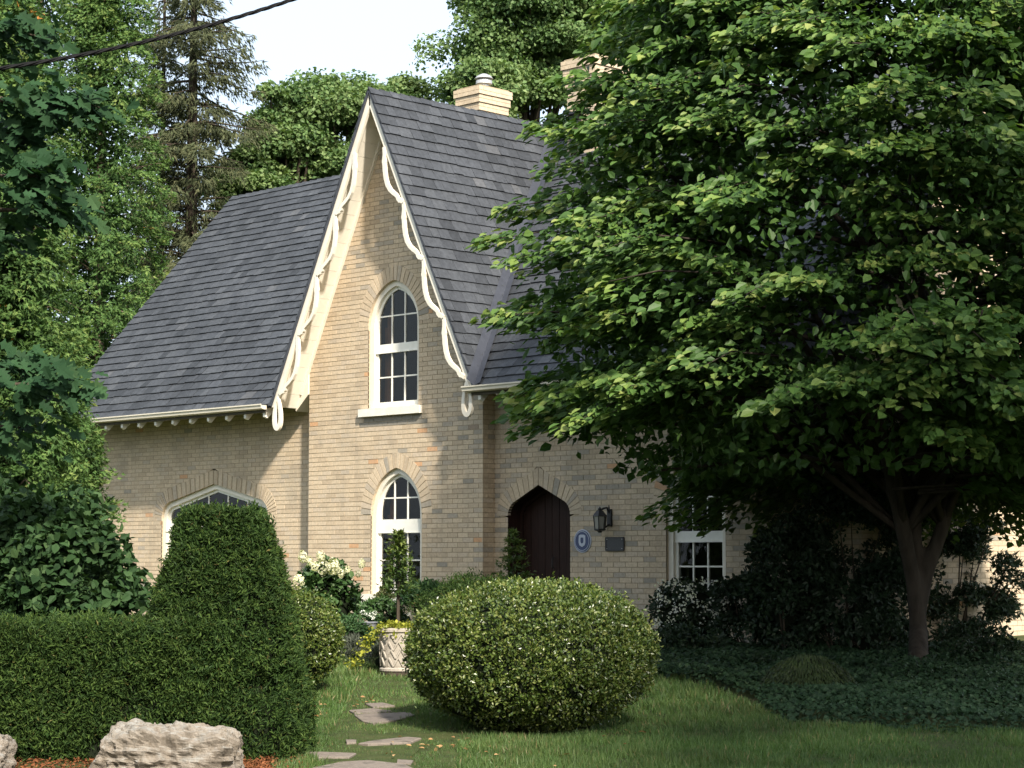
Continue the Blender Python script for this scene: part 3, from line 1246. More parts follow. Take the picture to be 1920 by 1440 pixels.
# coach lantern
ln = empty('wall_lantern', (4.25, yw, 1.52), 'black coach lantern on a bracket beside the arched door', 'lantern')
lx, ly = 4.21, yw - .19
mk('bracket', *join([box((4.195, yw - .03, 1.44), (4.275, yw - .001, 1.68)), tube([(4.235, yw - .02, 1.62), (4.235, yw - .07, 1.70), (4.225, yw - .13, 1.69), (lx, ly, 1.655)], .014, 6), tube([(4.235, yw - .03, 1.68), (4.235, yw - .03, 1.74)], [.016, .004], 6), tube([(4.235, yw - .02, 1.47), (4.22, yw - .08, 1.43), (lx, ly, 1.40)], .012, 6)]), M_IRON, ln)
mk('lantern_roof', *lathe((lx, ly, 1.58), [(.105, 0), (.10, .012), (.05, .075), (.025, .085), (.03, .10), (.012, .12), (.004, .135)], 6), M_IRON, ln)
mk('lantern_base', *lathe((lx, ly, 1.385), [(.02, -.035), (.04, -.012), (.085, 0), (.085, .018)], 6), M_IRON, ln)
mk('lantern_glass', *lathe((lx, ly, 1.405), [(.068, 0), (.088, .172)], 6), M_LAMPGLASS, ln)
for k in range(6):
    a = 2 * math.pi * k / 6
    mk('lantern_bar', *tube([(lx + .074 * math.cos(a), ly + .074 * math.sin(a), 1.402), (lx + .094 * math.cos(a), ly + .094 * math.sin(a), 1.58)], .007, 5), M_IRON, ln)


# ================================================================== THE GROUND
M_SOIL = mat_ramp_noise('lawn_soil', [(.3, (.030, .040, .014)), (.55, (.050, .062, .020)), (.75, (.075, .065, .032))], 5, .95, .02)
M_BARKMULCH = mat_ramp_noise('red_bark_mulch', [(.3, (.085, .030, .012)), (.7, (.26, .105, .045))], 25, .9, .01)
M_FLAG = mat_ramp_noise('sandstone_flag', [(.3, (.085, .075, .062)), (.5, (.19, .16, .135)), (.7, (.15, .125, .105))], 8, .9, .006)
def mat_rock():
    t = MT('weathered_limestone')
    c = t.ramp(t.noise(5, 9, .68), [(.30, (.10, .083, .065)), (.44, (.20, .17, .137)), (.55, (.29, .25, .205)), (.68, (.22, .205, .18))])
    c = t.mix(t.maprange(t.noise(34, 6, .7), .52, .66, 0, .75), c, (.15, .12, .085))
    g = t.n('ShaderNodeNewGeometry')
    sp = t.n('ShaderNodeSeparateXYZ')
    t.l(g.outputs['Normal'], sp.inputs[0])
    lich = t.maprange(t.noise(14, 6, .7), .45, .62, 0, .8)
    m = t.n('ShaderNodeMath', operation='MULTIPLY')
    t.l(t.maprange(sp.outputs[2], .1, .8, 0, 1), m.inputs[0])
    t.l(lich, m.inputs[1])
    c = t.mix(m.outputs[0], c, (.34, .335, .31))
    return t.done(t.bsdf(c, .95, .1, t.noise(26, 9, .75), .03))


M_ROCK = mat_rock()
M_GRASS = mat_leaf('grass_blade', [(0, (.040, .082, .022)), (.5, (.078, .138, .036)), (.85, (.125, .175, .054)), (1, (.22, .18, .085))], .25, .5, .3, .3, .9)
M_TRUNK = mat_bark('beech_bark', (.024, .020, .016), (.060, .049, .039), 9)
M_DARKBARK = mat_bark('dark_bark', (.030, .024, .018), (.085, .068, .05))
M_CEDARBARK = mat_bark('grey_twig_bark', (.11, .085, .06), (.22, .175, .125))
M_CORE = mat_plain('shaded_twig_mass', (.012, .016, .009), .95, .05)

# one sheet of ground to the horizon, finer near the garden
us = np.concatenate([np.linspace(-900, -24, 10), np.linspace(-20, 20, 81), np.linspace(24, 900, 10)])
ds = np.concatenate([np.linspace(-300, -2, 8), np.linspace(0, 45, 91), np.linspace(50, 1500, 14)])
V, Fs = [], []
for d in ds:
    for u in us:
        near = 1 if (abs(u) < 21 and -1 < d < 46) else 0
        z = float(gz(d)) + near * (.02 * math.sin(u * 1.7 + d * .8) * math.cos(d * 1.1) * .6)
        V.append(W(u, d, z))
nu = len(us)
for i in range(len(ds) - 1):
    for j in range(nu - 1):
        Fs.append((i * nu + j, i * nu + j + 1, (i + 1) * nu + j + 1, (i + 1) * nu + j))
lawn = mk('lawn_ground', V, Fs, M_SOIL, None, None, 'structure', smooth=True)

# stepping stones of the garden path
STONES = [
    [(560, 1462), (575, 1445), (640, 1432), (690, 1430), (758, 1436), (790, 1452), (790, 1475), (560, 1480)],
    [(745, 1428), (775, 1430), (770, 1437), (744, 1435)],
    [(556, 1415), (605, 1414), (668, 1416), (655, 1424), (590, 1424), (556, 1420)],
    [(672, 1398), (700, 1393), (765, 1385), (790, 1388), (770, 1396), (690, 1400)],
    [(648, 1392), (668, 1391), (668, 1396), (650, 1397)],
    [(664, 1344), (720, 1340), (768, 1338), (778, 1344), (745, 1354), (700, 1361), (680, 1356)],
    [(654, 1336), (700, 1332), (735, 1336), (700, 1341), (665, 1341)],
    [(684, 1322), (718, 1321), (740, 1327), (700, 1330)],
]
pts = [ground(px, py) for px, py in ((700, 1470), (690, 1420), (730, 1390), (720, 1345), (712, 1320), (735, 1295), (755, 1282))]
V = []
for p in pts:
    for s_ in (-1, 1):
        V.append(p + RT * s_ * .34 + np.array([0, 0, .004]))
path = mk('garden_path', V, [(2 * i, 2 * i + 1, 2 * i + 3, 2 * i + 2) for i in range(len(pts) - 1)], M_SOIL, None, pts[0], 'structure')
stone_poly = []
for st in STONES:
    g = [ground(*p) for p in st]
    stone_poly.append([((q - CAM) @ RT, (q - CAM) @ FH) for q in g])
    c = np.mean(g, 0)
    top = []
    for q in g:
        q = q.copy()
        q[2] += .016 + rng.uniform(-.004, .004)
        top.append(q)
    inn = [c + (q - c) * .96 + np.array([0, 0, .006]) for q in top]
    n = len(g)
    V = inn + top + [q - np.array([0, 0, .06]) for q in top]
    Fs = [tuple(range(n))] + [(i, n + i, n + (i + 1) % n, (i + 1) % n) for i in range(n)] + [(n + i, 2 * n + i, 2 * n + (i + 1) % n, n + (i + 1) % n) for i in range(n)]
    mk('flagstone', V, Fs, M_FLAG, path)


def in_polys(u, d, polys, grow=1.0):
    r = np.zeros(len(u), bool)
    for p in polys:
        r |= inside(u, d, [(a, b) for a, b in p])
    return r


def shrink(p, f):
    c = np.mean(np.array(p), 0)
    return [tuple(c + (np.array(q) - c) * f) for q in p]


# boulders on the verge
def boulder(name, px0, px1, ytop, ybot, d, label, seed, group):
    u0, u1 = (px0 - 960) / F_PX * d, (px1 - 960) / F_PX * d
    zt = CAM[2] + (YH - ytop) / F_PX * d
    zb = float(gz(d)) - .1
    c = W((u0 + u1) / 2, d + .3, (zt + zb) / 2)
    hx, hy, hz = (u1 - u0) / 2, .33, (zt - zb) / 2
    nu_, nv = 96, 60
    P = []
    for j in range(nv + 1):
        th = math.pi * j / nv
        for i in range(nu_):
            ph = 2 * math.pi * i / nu_
            v = np.array([math.sin(th) * math.cos(ph), math.sin(th) * math.sin(ph), math.cos(th)])
            e = 5.0
            v = v / (np.sum(np.abs(v) ** e) ** (1 / e))
            P.append(v)
    P = np.array(P)
    sh = P * np.array([hx, hy, hz])
    # sloping left shoulder, nibbled right end
    top = P[:, 2] > 0
    sl_ = np.clip((-P[:, 0] - .55) / .45, 0, 1)
    sh[:, 0] += sl_ * np.clip(P[:, 2] + 1, 0, 2) * .16 * hx
    sh[:, 2] -= np.clip(P[:, 2], 0, 1) * sl_ * .30 * hz
    Q = sh + seed * 3.1
    dirn = nrm(P)
    d1 = vnoise(Q, 4) * .045 + vnoise(Q, 9) * .032
    d2 = -np.abs(vnoise(Q, 13)) * .055 + vnoise(Q, 26) * .022 + vnoise(Q, 52) * .010
    sh = sh + dirn * (d1 + d2)[:, None]
    Vw = c + sh[:, 0, None] * RT + sh[:, 1, None] * FH + sh[:, 2, None] * UPV
    Fs = []
    for j in range(nv):
        for i in range(nu_):
            i2 = (i + 1) % nu_
            Fs.append((j * nu_ + i, (j + 1) * nu_ + i, (j + 1) * nu_ + i2, j * nu_ + i2))
    o = mk(name, Vw, Fs, M_ROCK, None, np.array([c[0], c[1], zb]))
    return tag(o, label, 'boulder', group)


boulder('boulder', 146, 452, 1357, 1450, 15.0, 'pale rough limestone boulder lying in front of the clipped hedge', 1, 'limestone boulders along the hedge')
boulder('boulder', -150, 10, 1378, 1450, 15.0, 'limestone boulder cut off by the left edge, only its end showing', 5, 'limestone boulders along the hedge')

# bark mulch beside the boulder
mu_poly = [ground(*p) for p in ((330, 1470), (395, 1436), (440, 1421), (500, 1419), (520, 1428), (512, 1442), (530, 1470))]
mpol = [((q - CAM) @ RT, (q - CAM) @ FH) for q in mu_poly]
uu = rng.uniform(-2.6, -1.4, 6000)
dd = rng.uniform(14.0, 16.6, 6000)
ok = inside(uu, dd, mpol)
uu, dd = uu[ok], dd[ok]
P = np.array([W(a, b, float(gz(b)) + .02 + rng.random() * .035) for a, b in zip(uu, dd)])
n = len(P)
uu = rng.uniform(-5.2, -1.6, 9000)
dd = rng.uniform(14.6, 16.5, 9000)
P = np.concatenate([P, np.array([W(a, b, float(gz(b)) + .005 + rng.random() * .03) for a, b in zip(uu, dd)])])
n = len(P)
mulch = leaves('bark_mulch', P, rng.normal(0, 1, (n, 3)) * (1, 1, .35), rng.normal(0, .5, (n, 3)) + (0, 0, 1), rng.uniform(.02, .05, n), .42, 0, M_BARKMULCH, 'quad', None, P[0])


# ================================================================== VEGETATION
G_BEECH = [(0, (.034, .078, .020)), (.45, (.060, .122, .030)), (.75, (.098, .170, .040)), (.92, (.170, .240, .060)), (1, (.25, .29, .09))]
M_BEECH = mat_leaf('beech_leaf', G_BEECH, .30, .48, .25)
M_MAPLE = mat_leaf('maple_leaf', [(0, (.058, .112, .042)), (.5, (.110, .180, .062)), (1, (.195, .260, .105))], .28, .5, .15)
M_CEDAR = mat_leaf('cedar_spray', [(0, (.030, .066, .020)), (.5, (.070, .135, .036)), (.9, (.140, .205, .056)), (.94, (.16, .18, .05)), (1, (.38, .16, .04))], .2, .6, .15)
M_OAK = mat_leaf('oak_leaf', [(0, (.016, .042, .018)), (.6, (.028, .066, .028)), (1, (.048, .092, .038))], .22, .65, .08)
M_SPRUCE = mat_leaf('spruce_needle', [(0, (.034, .046, .022)), (.6, (.070, .082, .038)), (1, (.120, .125, .062))], .1, .7, .2)
M_YEW = mat_leaf('yew_needle', [(0, (.014, .032, .009)), (.55, (.032, .062, .015)), (.9, (.060, .098, .022)), (1, (.12, .10, .035))], .15, .6, .12)
M_BOX = mat_leaf('boxwood_leaf', [(0, (.026, .050, .010)), (.5, (.064, .102, .018)), (.85, (.115, .150, .030)), (1, (.19, .20, .065))], .15, .33, .5)
M_VIB = mat_leaf('viburnum_leaf', [(0, (.016, .038, .014)), (.6, (.032, .068, .024)), (1, (.060, .105, .040))], .2, .6, .12)
M_HYD = mat_leaf('hydrangea_leaf', [(0, (.022, .055, .016)), (.6, (.045, .095, .026)), (1, (.085, .14, .045))], .22, .45, .35)
M_PETAL = mat_leaf('cream_petal', [(0, (.55, .55, .36)), (1, (.78, .75, .60))], .3, .6, .2)
M_WPETAL = mat_leaf('white_petal', [(0, (.60, .62, .60)), (1, (.80, .80, .78))], .3, .6, .2)
M_FERN = mat_leaf('perennial_leaf', [(0, (.025, .06, .022)), (.6, (.05, .11, .04)), (1, (.10, .17, .06))], .25, .5, .3)
M_GREY = mat_leaf('lavender_leaf', [(0, (.06, .075, .055)), (1, (.13, .145, .11))], .2, .6, .2)
M_LIME = mat_leaf('golden_creeper_leaf', [(0, (.16, .19, .02)), (1, (.36, .36, .05))], .25, .5, .3)
M_IVY = mat_leaf('ivy_leaf', [(0, (.014, .032, .014)), (.6, (.028, .056, .025)), (1, (.060, .090, .044))], .12, .55, .15)
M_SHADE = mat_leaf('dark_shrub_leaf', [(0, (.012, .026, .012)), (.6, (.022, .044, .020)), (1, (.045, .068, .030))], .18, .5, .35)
M_MOUND = mat_leaf('threadleaf_leaf', [(0, (.018, .036, .010)), (1, (.045, .065, .018))], .25, .5, .3)
M_VAR = mat_leaf('variegated_leaf', [(0, (.10, .14, .04)), (1, (.42, .42, .22))], .25, .5, .3)


def rdir(n):
    return nrm(rng.normal(0, 1, (n, 3)))


def ellip(c, r, n, lo=.85, hi=1.0, zmin=-1, front=None):
    v = rdir(int(n * 2.5))
    if zmin > -1:
        v = v[v[:, 2] > zmin]
    if front is not None:                      # thin out the side nobody can see
        k = (v @ (-FH)) > rng.uniform(-1.2, front, len(v)) * 1.0
        v = v[k]
    v = v[:n]
    return np.asarray(c) + v * np.asarray(r) * rng.uniform(lo, hi, (len(v), 1)), v


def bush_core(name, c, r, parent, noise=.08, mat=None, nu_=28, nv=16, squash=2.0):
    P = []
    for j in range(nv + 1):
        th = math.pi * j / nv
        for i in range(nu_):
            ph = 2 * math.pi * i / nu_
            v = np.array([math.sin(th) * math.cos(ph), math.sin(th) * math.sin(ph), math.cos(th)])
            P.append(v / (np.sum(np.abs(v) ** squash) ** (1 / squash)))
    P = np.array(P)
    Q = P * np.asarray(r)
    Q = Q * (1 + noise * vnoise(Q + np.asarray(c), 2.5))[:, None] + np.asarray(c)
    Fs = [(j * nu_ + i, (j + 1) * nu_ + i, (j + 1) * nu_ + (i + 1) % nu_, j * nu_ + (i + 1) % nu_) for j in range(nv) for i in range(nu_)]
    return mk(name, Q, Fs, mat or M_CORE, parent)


def clipped(surfP, surfN, n_leaf, L, wr, mat, parent, name='foliage', shape='quad', lump=.03, layer=.07, jit=.75, lumpscale=5, tint_mu=.45, tint_sd=.2, tip=None, tuft=.024):
    """leaves of a clipped plant over sampled surface points and normals"""
    # shoots grow in tufts: gather the leaves round shared tips
    nc = max(len(surfP) // 16, 1)
    k = rng.integers(0, nc, len(surfP))
    surfP = surfP[k] + rng.normal(0, tuft, surfP.shape)
    surfN = nrm(surfN[k] + rng.normal(0, .45, (nc, 3))[k])
    toff = rng.normal(0, 1, nc)[k]
    lum = toff * lump * .45 + vnoise(surfP, lumpscale) * lump + vnoise(surfP, lumpscale * 2.7) * lump * .6
    depth = -np.abs(rng.normal(0, layer, len(surfP)))
    P = surfP + surfN * (lum + depth)[:, None]
    N = nrm(surfN + rng.normal(0, jit, surfP.shape))
    thin = vnoise(surfP + 7.3, 3.4) + .5 * vnoise(surfP + 2.2, 8.0)
    P = P - surfN * (np.clip(thin - .52, 0, 1) * .28)[:, None]
    stray = (rng.random(nc) < .03)[k]
    P = np.where(stray[:, None], P + (surfN * .7 + UPV * .3) * rng.uniform(.0, .07, (len(P), 1)), P)
    D = nrm(np.cross(N, rdir(len(P))) + surfN * .45 + np.array([0, 0, .2]))
    t = np.clip(rng.normal(tint_mu, tint_sd, len(P)) + toff * .14 + lum / max(lump, 1e-6) * .06, 0, 1)
    if tip is not None:
        t = np.where(rng.random(len(P)) < tip, rng.uniform(.86, 1, len(P)), np.minimum(t, .9))
    Ls = L * rng.uniform(.7, 1.25, len(P))
    return leaves(name, P, D, N, Ls, wr, t, mat, shape, parent)


# ---- the boxwood balls
def boxball(cpx, ytop, ybot, d, rx, label, n, ry=None, group='clipped boxwood balls by the path'):
    zt = CAM[2] + (YH - ytop) / F_PX * (d - .1)
    zb = float(gz(d - rx * .5)) - .02
    hz = (zt - zb) / 2
    c = W((cpx - 960) / F_PX * d, d, zb + hz)
    b = empty('boxwood_ball', (c[0], c[1], zb), label, 'boxwood', group)
    r = np.array([rx, ry or rx, hz])
    v = rdir(n)
    e = 2.35
    v = v / (np.sum(np.abs(v) ** e, 1) ** (1 / e))[:, None]
    v[:, 2] = np.where(v[:, 2] < 0, v[:, 2] * .96, v[:, 2])
    taper = np.where(v[:, 2] < 0, 1 - .22 * v[:, 2] ** 2, 1)
    P = c + v * r * np.stack([taper, taper, np.ones(n)], 1)
    N = nrm(np.sign(v) * np.abs(v) ** (e - 1) / r)
    clipped(P, N, n, .034, .60, M_BOX, b, lump=.028, layer=.055, jit=.85, lumpscale=4.5, tint_mu=.47, tint_sd=.24, tip=.11)
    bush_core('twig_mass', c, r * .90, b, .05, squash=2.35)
    mk('stem', *tube([(c[0], c[1], zb - .05), (c[0] + .02, c[1], zb + .5)], .05), M_DARKBARK, b)
    return b


boxball(995, 1094, 1400, 18.6, 1.03, 'large round clipped boxwood ball right of the stepping stones', 84000)
boxball(512, 1102, 1318, 21.4, .67, 'smaller boxwood ball half hidden behind the tapered yew column', 36000)

# ---- the yew hedge and its tapered end column
d0 = 16.9
hz0 = float(gz(16.3)) - .03
ht = CAM[2] + (YH - 1172) / F_PX * 16.5
hedge = empty('yew_hedge', W(-3.9, 16.9, hz0), 'long clipped yew hedge with flat top running off the left edge', 'hedge')
n = 122000
U0, U1, D0, D1 = -6.2, -2.15, 16.35, 17.25
face = rng.choice(3, n, p=[.72, .25, .03])
u = rng.uniform(U0, U1, n)
zz = rng.uniform(hz0, ht, n)
dd = rng.uniform(D0, D1, n)
dn = np.where(face == 0, D0 + .05 * (ht - zz), np.where(face == 1, dd, D1))
zn = np.where(face == 1, ht, zz)
edge = np.clip((zn - (ht - .10)) / .10, 0, 1)
dn = np.where(face == 0, dn + edge ** 2 * .06, dn)
P = CAM + RT * u[:, None] + FH * dn[:, None]
P[:, 2] = zn
N = np.where((face == 0)[:, None], -FH + UPV * (.05 + .6 * edge[:, None] ** 2), np.where((face == 1)[:, None], UPV[None, :], FH[None, :]))
clipped(P, nrm(N), n, .044, .30, M_YEW, hedge, shape='quad', lump=.06, layer=.05, jit=.75, lumpscale=5, tint_mu=.45, tint_sd=.22, tip=.02)
a = [W(U0, D0 + .09, hz0), W(U1, D0 + .09, hz0), W(U1, D0 + .12, ht - .07), W(U0, D0 + .12, ht - .07)]
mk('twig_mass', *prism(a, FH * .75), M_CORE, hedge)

ctop = CAM[2] + (YH - 962) / F_PX * 16.6
ytop = empty('yew_topiary', W(-2.36, 16.9, hz0), 'tapered clipped yew column with a flat top at the hedge end', 'topiary')
n = 105000
hh = ctop - hz0
t = rng.random(n)
istop = rng.random(n) < .06
t = np.where(istop, 1, t)
wid = .755 - .455 * t + .06 * np.sin(t * 3.1)               # half width against height
wid = np.where(t < .12, wid * (.90 + .83 * t), wid)
dep = wid * .86
ang = rng.uniform(0, 2 * math.pi, n)
e = 3.2
cx_, sx_ = np.cos(ang), np.sin(ang)
k = (np.abs(cx_) ** e + np.abs(sx_) ** e) ** (-1 / e)
rad = np.where(istop, np.sqrt(rng.random(n)), 1.0)
uu = cx_ * k * wid * rad
ww = sx_ * k * dep * rad
P = W(-2.34, 16.95, 0) + RT * uu[:, None] + FH * ww[:, None]
P[:, 2] = hz0 + t * hh
Nn = RT * (cx_ * np.abs(cx_) ** 1.2)[:, None] + FH * (sx_ * np.abs(sx_) ** 1.2)[:, None] + UPV * .2
Nn = np.where(istop[:, None], UPV, Nn)
clipped(P, nrm(Nn), n, .044, .30, M_YEW, ytop, lump=.035, layer=.045, jit=.75, lumpscale=5, tint_mu=.42, tint_sd=.22, tip=.03, tuft=.018)
V = []
m = 20
for tt, s_ in ((0, .56), (.15, .56), (.5, .42), (.94, .18)):
    for i in range(m):
        a = 2 * math.pi * i / m
        k_ = (abs(math.cos(a)) ** e + abs(math.sin(a)) ** e) ** (-1 / e)
        q = W(-2.34, 16.95, hz0 + tt * hh) + RT * math.cos(a) * k_ * s_ + FH * math.sin(a) * k_ * s_ * .86
        V.append(q)
Fs = [(r * m + i, r * m + (i + 1) % m, (r + 1) * m + (i + 1) % m, (r + 1) * m + i) for r in range(3) for i in range(m)] + [tuple(range(3 * m, 4 * m))]
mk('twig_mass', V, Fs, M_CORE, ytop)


# ---- loose shrubs made of leafy puffs
def shrub(name, c, r, mat, label, cat, nleaf, L, wr=.6, shape='ovate', puffs=22, pr=.34, core=.62, group=None, tint=(.5, .22), zmin=-.35, solo=0, droop=.35, name_f='foliage', stems=5, layer=(.55, 1.05), base_z=None, jit=.6):
    c = np.asarray(c, float)
    r = np.asarray(r, float)
    zb = base_z if base_z is not None else c[2] - r[2]
    b = empty(name, (c[0], c[1], zb), label, cat, group)
    pc, pv = ellip(c, r * (1 - pr * .55), puffs, .8, 1.0, zmin)
    k = rng.integers(0, len(pc), nleaf)
    v = rdir(nleaf)
    v[:, 2] = np.where(v[:, 2] < -.3, -v[:, 2], v[:, 2])
    prr = pr * r.mean() * rng.uniform(.8, 1.2, len(pc))[k]
    P = pc[k] + v * prr[:, None] * rng.uniform(layer[0], layer[1], (nleaf, 1))
    out = nrm(P - (c - np.array([0, 0, r[2] * .3])))
    N = nrm(v * .8 + out * .4 + UPV * .5 + rng.normal(0, jit, (nleaf, 3)))
    D = nrm(out * .7 + rng.normal(0, .7, (nleaf, 3)) - UPV * droop)
    t = np.clip(rng.normal(tint[0], tint[1], nleaf), 0, 1)
    keep = P[:, 2] > zb + .02
    leaves(name_f, P[keep], D[keep], N[keep], L * rng.uniform(.7, 1.25, keep.sum()), wr, t[keep], mat, shape, b, solo=solo)
    if core:
        bush_core('twig_mass', c - np.array([0, 0, r[2] * .05]), r * core, b, .25)
    if stems:
        parts = []
        for s_ in range(stems):
            q = pc[rng.integers(0, len(pc))]
            st = np.array([c[0] + rng.normal(0, .06), c[1] + rng.normal(0, .06), zb - .05])
            parts.append(tube([st, st * .5 + q * .5 + rng.normal(0, .05, 3), q], [.018, .012, .005], 5))
        mk('stems', *join(parts), M_DARKBARK, b)
    return b


def pxc(px, py, d):
    return at(px, py, d)


# viburnum at left behind the hedge
shrub('viburnum_bush', at(95, 1105, 20.5), (1.12, .8, .86), M_VIB, 'big dark green broad-leaved bush behind the hedge at left', 'bush', 8000, .105, .74, puffs=40, pr=.36, core=0, zmin=-.8, tint=(.5, .25), solo=90, droop=.5)
shrub('viburnum_bush', at(-50, 1050, 21.6), (.9, .8, 1.0), M_VIB, 'taller broad-leaved bush at the left edge under the cedar', 'bush', 8000, .10, .74, puffs=40, pr=.36, core=0, droop=.5, zmin=-.9)
# hydrangea with cream cones
hy = shrub('hydrangea', at(612, 1140, 27.0), (.50, .42, .56), M_HYD, 'hydrangea with cream flower heads against the gable wall', 'hydrangea', 2600, .085, .72, puffs=20, pr=.38, core=.6, droop=.45, base_z=-.12)
hc = at(612, 1140, 27.0)


def flower_head(parent, c, r, mat, n=90, name='flower_head', tall=1.3):
    v = rdir(n)
    P = c + v * np.array([r, r, r * tall]) * rng.uniform(.7, 1, (n, 1))
    leaves(name, P, nrm(np.cross(v, rdir(n))), v, r * .55, .8, rng.random(n), mat, 'quad', parent, kind=None)


for px, py, r in ((568, 1043, .065), (580, 1052, .05), (601, 1043, .06), (560, 1090, .075), (605, 1065, .085), (625, 1062, .085), (590, 1062, .05), (678, 1056, .05), (640, 1075, .05), (652, 1068, .04), (672, 1076, .04)):
    flower_head(hy, at(px, py, 26.6 + rng.uniform(-.1, .2)), r, M_PETAL)
# low perennials left of the planter
shrub('perennial_clump', at(655, 1200, 25.0), (.30, .26, .30), M_FERN, 'fresh green leafy perennial beside the small boxwood ball', 'plant', 1800, .045, .5, puffs=14, pr=.4, core=.5, droop=.2, stems=0)
shrub('lavender_clump', at(655, 1228, 24.0), (.20, .18, .21), M_GREY, 'grey green lavender clump at the lawn edge', 'plant', 900, .09, .10, 'quad', puffs=10, pr=.4, core=0, droop=-.9, stems=0, jit=.9)
shrub('lavender_clump', at(712, 1240, 23.8), (.17, .15, .17), M_GREY, 'dusky grey green clump at the left foot of the planter', 'plant', 900, .07, .12, 'quad', puffs=10, pr=.4, core=.4, droop=-.6, stems=0, jit=.9, tint=(.2, .15))
shrub('bed_shrub', at(715, 1165, 26.0), (.36, .3, .26), M_HYD, 'low green shrub under the lower window sill', 'shrub', 1800, .06, .55, puffs=14, pr=.4, core=.55, droop=.3)
vs = shrub('variegated_shrub', at(722, 1122, 26.6), (.13, .12, .16), M_VAR, 'small cream variegated shrub against the lower window sill', 'shrub', 500, .045, .55, puffs=9, pr=.5, core=.3, stems=2)
shrub('bed_shrub', at(812, 1140, 25.6), (.52, .4, .28), M_FERN, 'bright feathery green shrub between planter and big boxwood ball', 'shrub', 2600, .06, .35, puffs=18, pr=.36, core=.5, droop=-.1)
shrub('yew_mound', at(895, 1158, 23.5), (.80, .75, .40), M_YEW, 'low dark clipped mound behind the big boxwood ball', 'shrub', 24000, .04, .32, 'quad', puffs=60, pr=.28, core=.8, droop=0, stems=2, base_z=-.5)
wf = shrub('white_flower_clump', at(690, 1162, 25.6), (.13, .12, .10), M_FERN, 'little clump of white flowers left of the potted conifer', 'plant', 300, .05, .5, puffs=6, pr=.5, core=0, stems=0)
for px, py in ((690, 1152), (698, 1158), (680, 1148), (702, 1150), (767, 1152), (785, 1125)):
    flower_head(wf, at(px, py, 25.5), .035, M_WPETAL, 40, tall=.8)
# small stone urn among the plants
c = at(686, 1185, 25.4)
urn = mk('garden_urn', *lathe((c[0], c[1], float(gz(25.4))), [(.08, 0), (.085, .04), (.05, .07), (.045, .16), (.06, .20), (.12, .30), (.135, .40), (.15, .42), (.14, .43), (.10, .40)], 18), mat_plain('blue_grey_stone', (.17, .18, .20), .8, .2, .25, 18, .006), None, (c[0], c[1], float(gz(25.4))), smooth=False)
tag(urn, 'small blue-grey stone urn among plants left of the planter', 'urn')

# ---- planter with basket weave, golden creeper and a little conifer
pd = 23.5
pg = ground(746, 1264)
pg[2] += .03
M_POT = mat_plain('cast_stone_pot', (.34, .305, .255), .85, .2, .14, 14, .004)
PR = .20
pot = empty('planter', pg, 'pale basket-weave stone planter beside the big boxwood ball', 'planter')
ph = CAM[2] + (YH - 1175) / F_PX * pd - pg[2]
mk('pot_body', *lathe(pg, [(PR * .86, 0), (PR * .90, .05), (PR * .93, .07), (PR * 1.04, ph - .05), (PR * .98, ph - .02), (PR * .85, ph - .06)], 28), M_POT, pot)
mk('base_ring', *lathe(pg, [(PR * .95, -.002), (PR * 1.03, .012), (PR * 1.03, .035), (PR * .94, .05)], 28), M_POT, pot)
mk('rim', *lathe(pg + (0, 0, ph - .055), [(PR * 1.04, 0), (PR * 1.14, .015), (PR * 1.14, .04), (PR * 1.0, .055)], 28), M_POT, pot)
nst, rows = 11, 4
for r in range(rows):
    for k in range(nst * 2):
        a0 = 2 * math.pi * (k + .5 * (r % 2)) / (nst * 2)
        lean = 1 if k % 2 else -1
        z0 = .062 + (ph - .13) * r / rows
        z1 = z0 + (ph - .13) / rows * 1.12
        span = 2 * math.pi / (nst * 2) * .95
        V = []
        for f in (0, .5, 1):
            aa = a0 + lean * span * (f - .5)
            zc = z0 + (z1 - z0) * f
            rr = PR * (.93 + .11 * (zc - .07) / (ph - .12)) + .003
            for da, dr in ((-.075, 0), (-.04, .013), (.04, .013), (.075, 0)):
                V.append((pg[0] + (rr + dr) * math.cos(aa + da), pg[1] + (rr + dr) * math.sin(aa + da), pg[2] + zc))
        Fs = [(4 * i + j, 4 * i + j + 1, 4 * i + j + 5, 4 * i + j + 4) for i in range(2) for j in range(3)]
        mk('weave_strip', V, Fs, M_POT, pot)
brick_z = float(gz(depth_of(pg))) - .05
mk('footing', *lathe((pg[0], pg[1], brick_z), [(PR * 1.08, 0), (PR * 1.08, pg[2] - brick_z - .004)], 20), M_DARKBARK, pot)
n = 900
an = rng.uniform(0, 2 * math.pi, n)
rr = PR * np.sqrt(rng.random(n)) * 1.2
zz = ph - .01 + .07 * rng.random(n) - np.clip(rr - PR, 0, 1) * rng.uniform(.2, 3.5, n)
P = np.stack([pg[0] + rr * np.cos(an), pg[1] + rr * np.sin(an), pg[2] + zz], 1)
left = -RT
trail = rng.random(n) < .28
tl = rng.random(n)
tp = pg + left * .20 - FH * .05
P[trail] = (tp + left * (.05 + .26 * tl[trail])[:, None] + UPV * (ph - .03 - .42 * tl[trail] ** 1.2)[:, None] + rng.normal(0, .035, (trail.sum(), 3)))
cr = empty('golden_creeper', (pg[0], pg[1], pg[2] + ph - .05), 'yellow creeping foliage spilling over the rim of the planter', 'plant')
leaves('foliage', P, rdir(n) + left * .3 - UPV * .3, rdir(n) * .7 + UPV, rng.uniform(.03, .05, n), .8, rng.random(n), M_LIME, 'quad', cr)


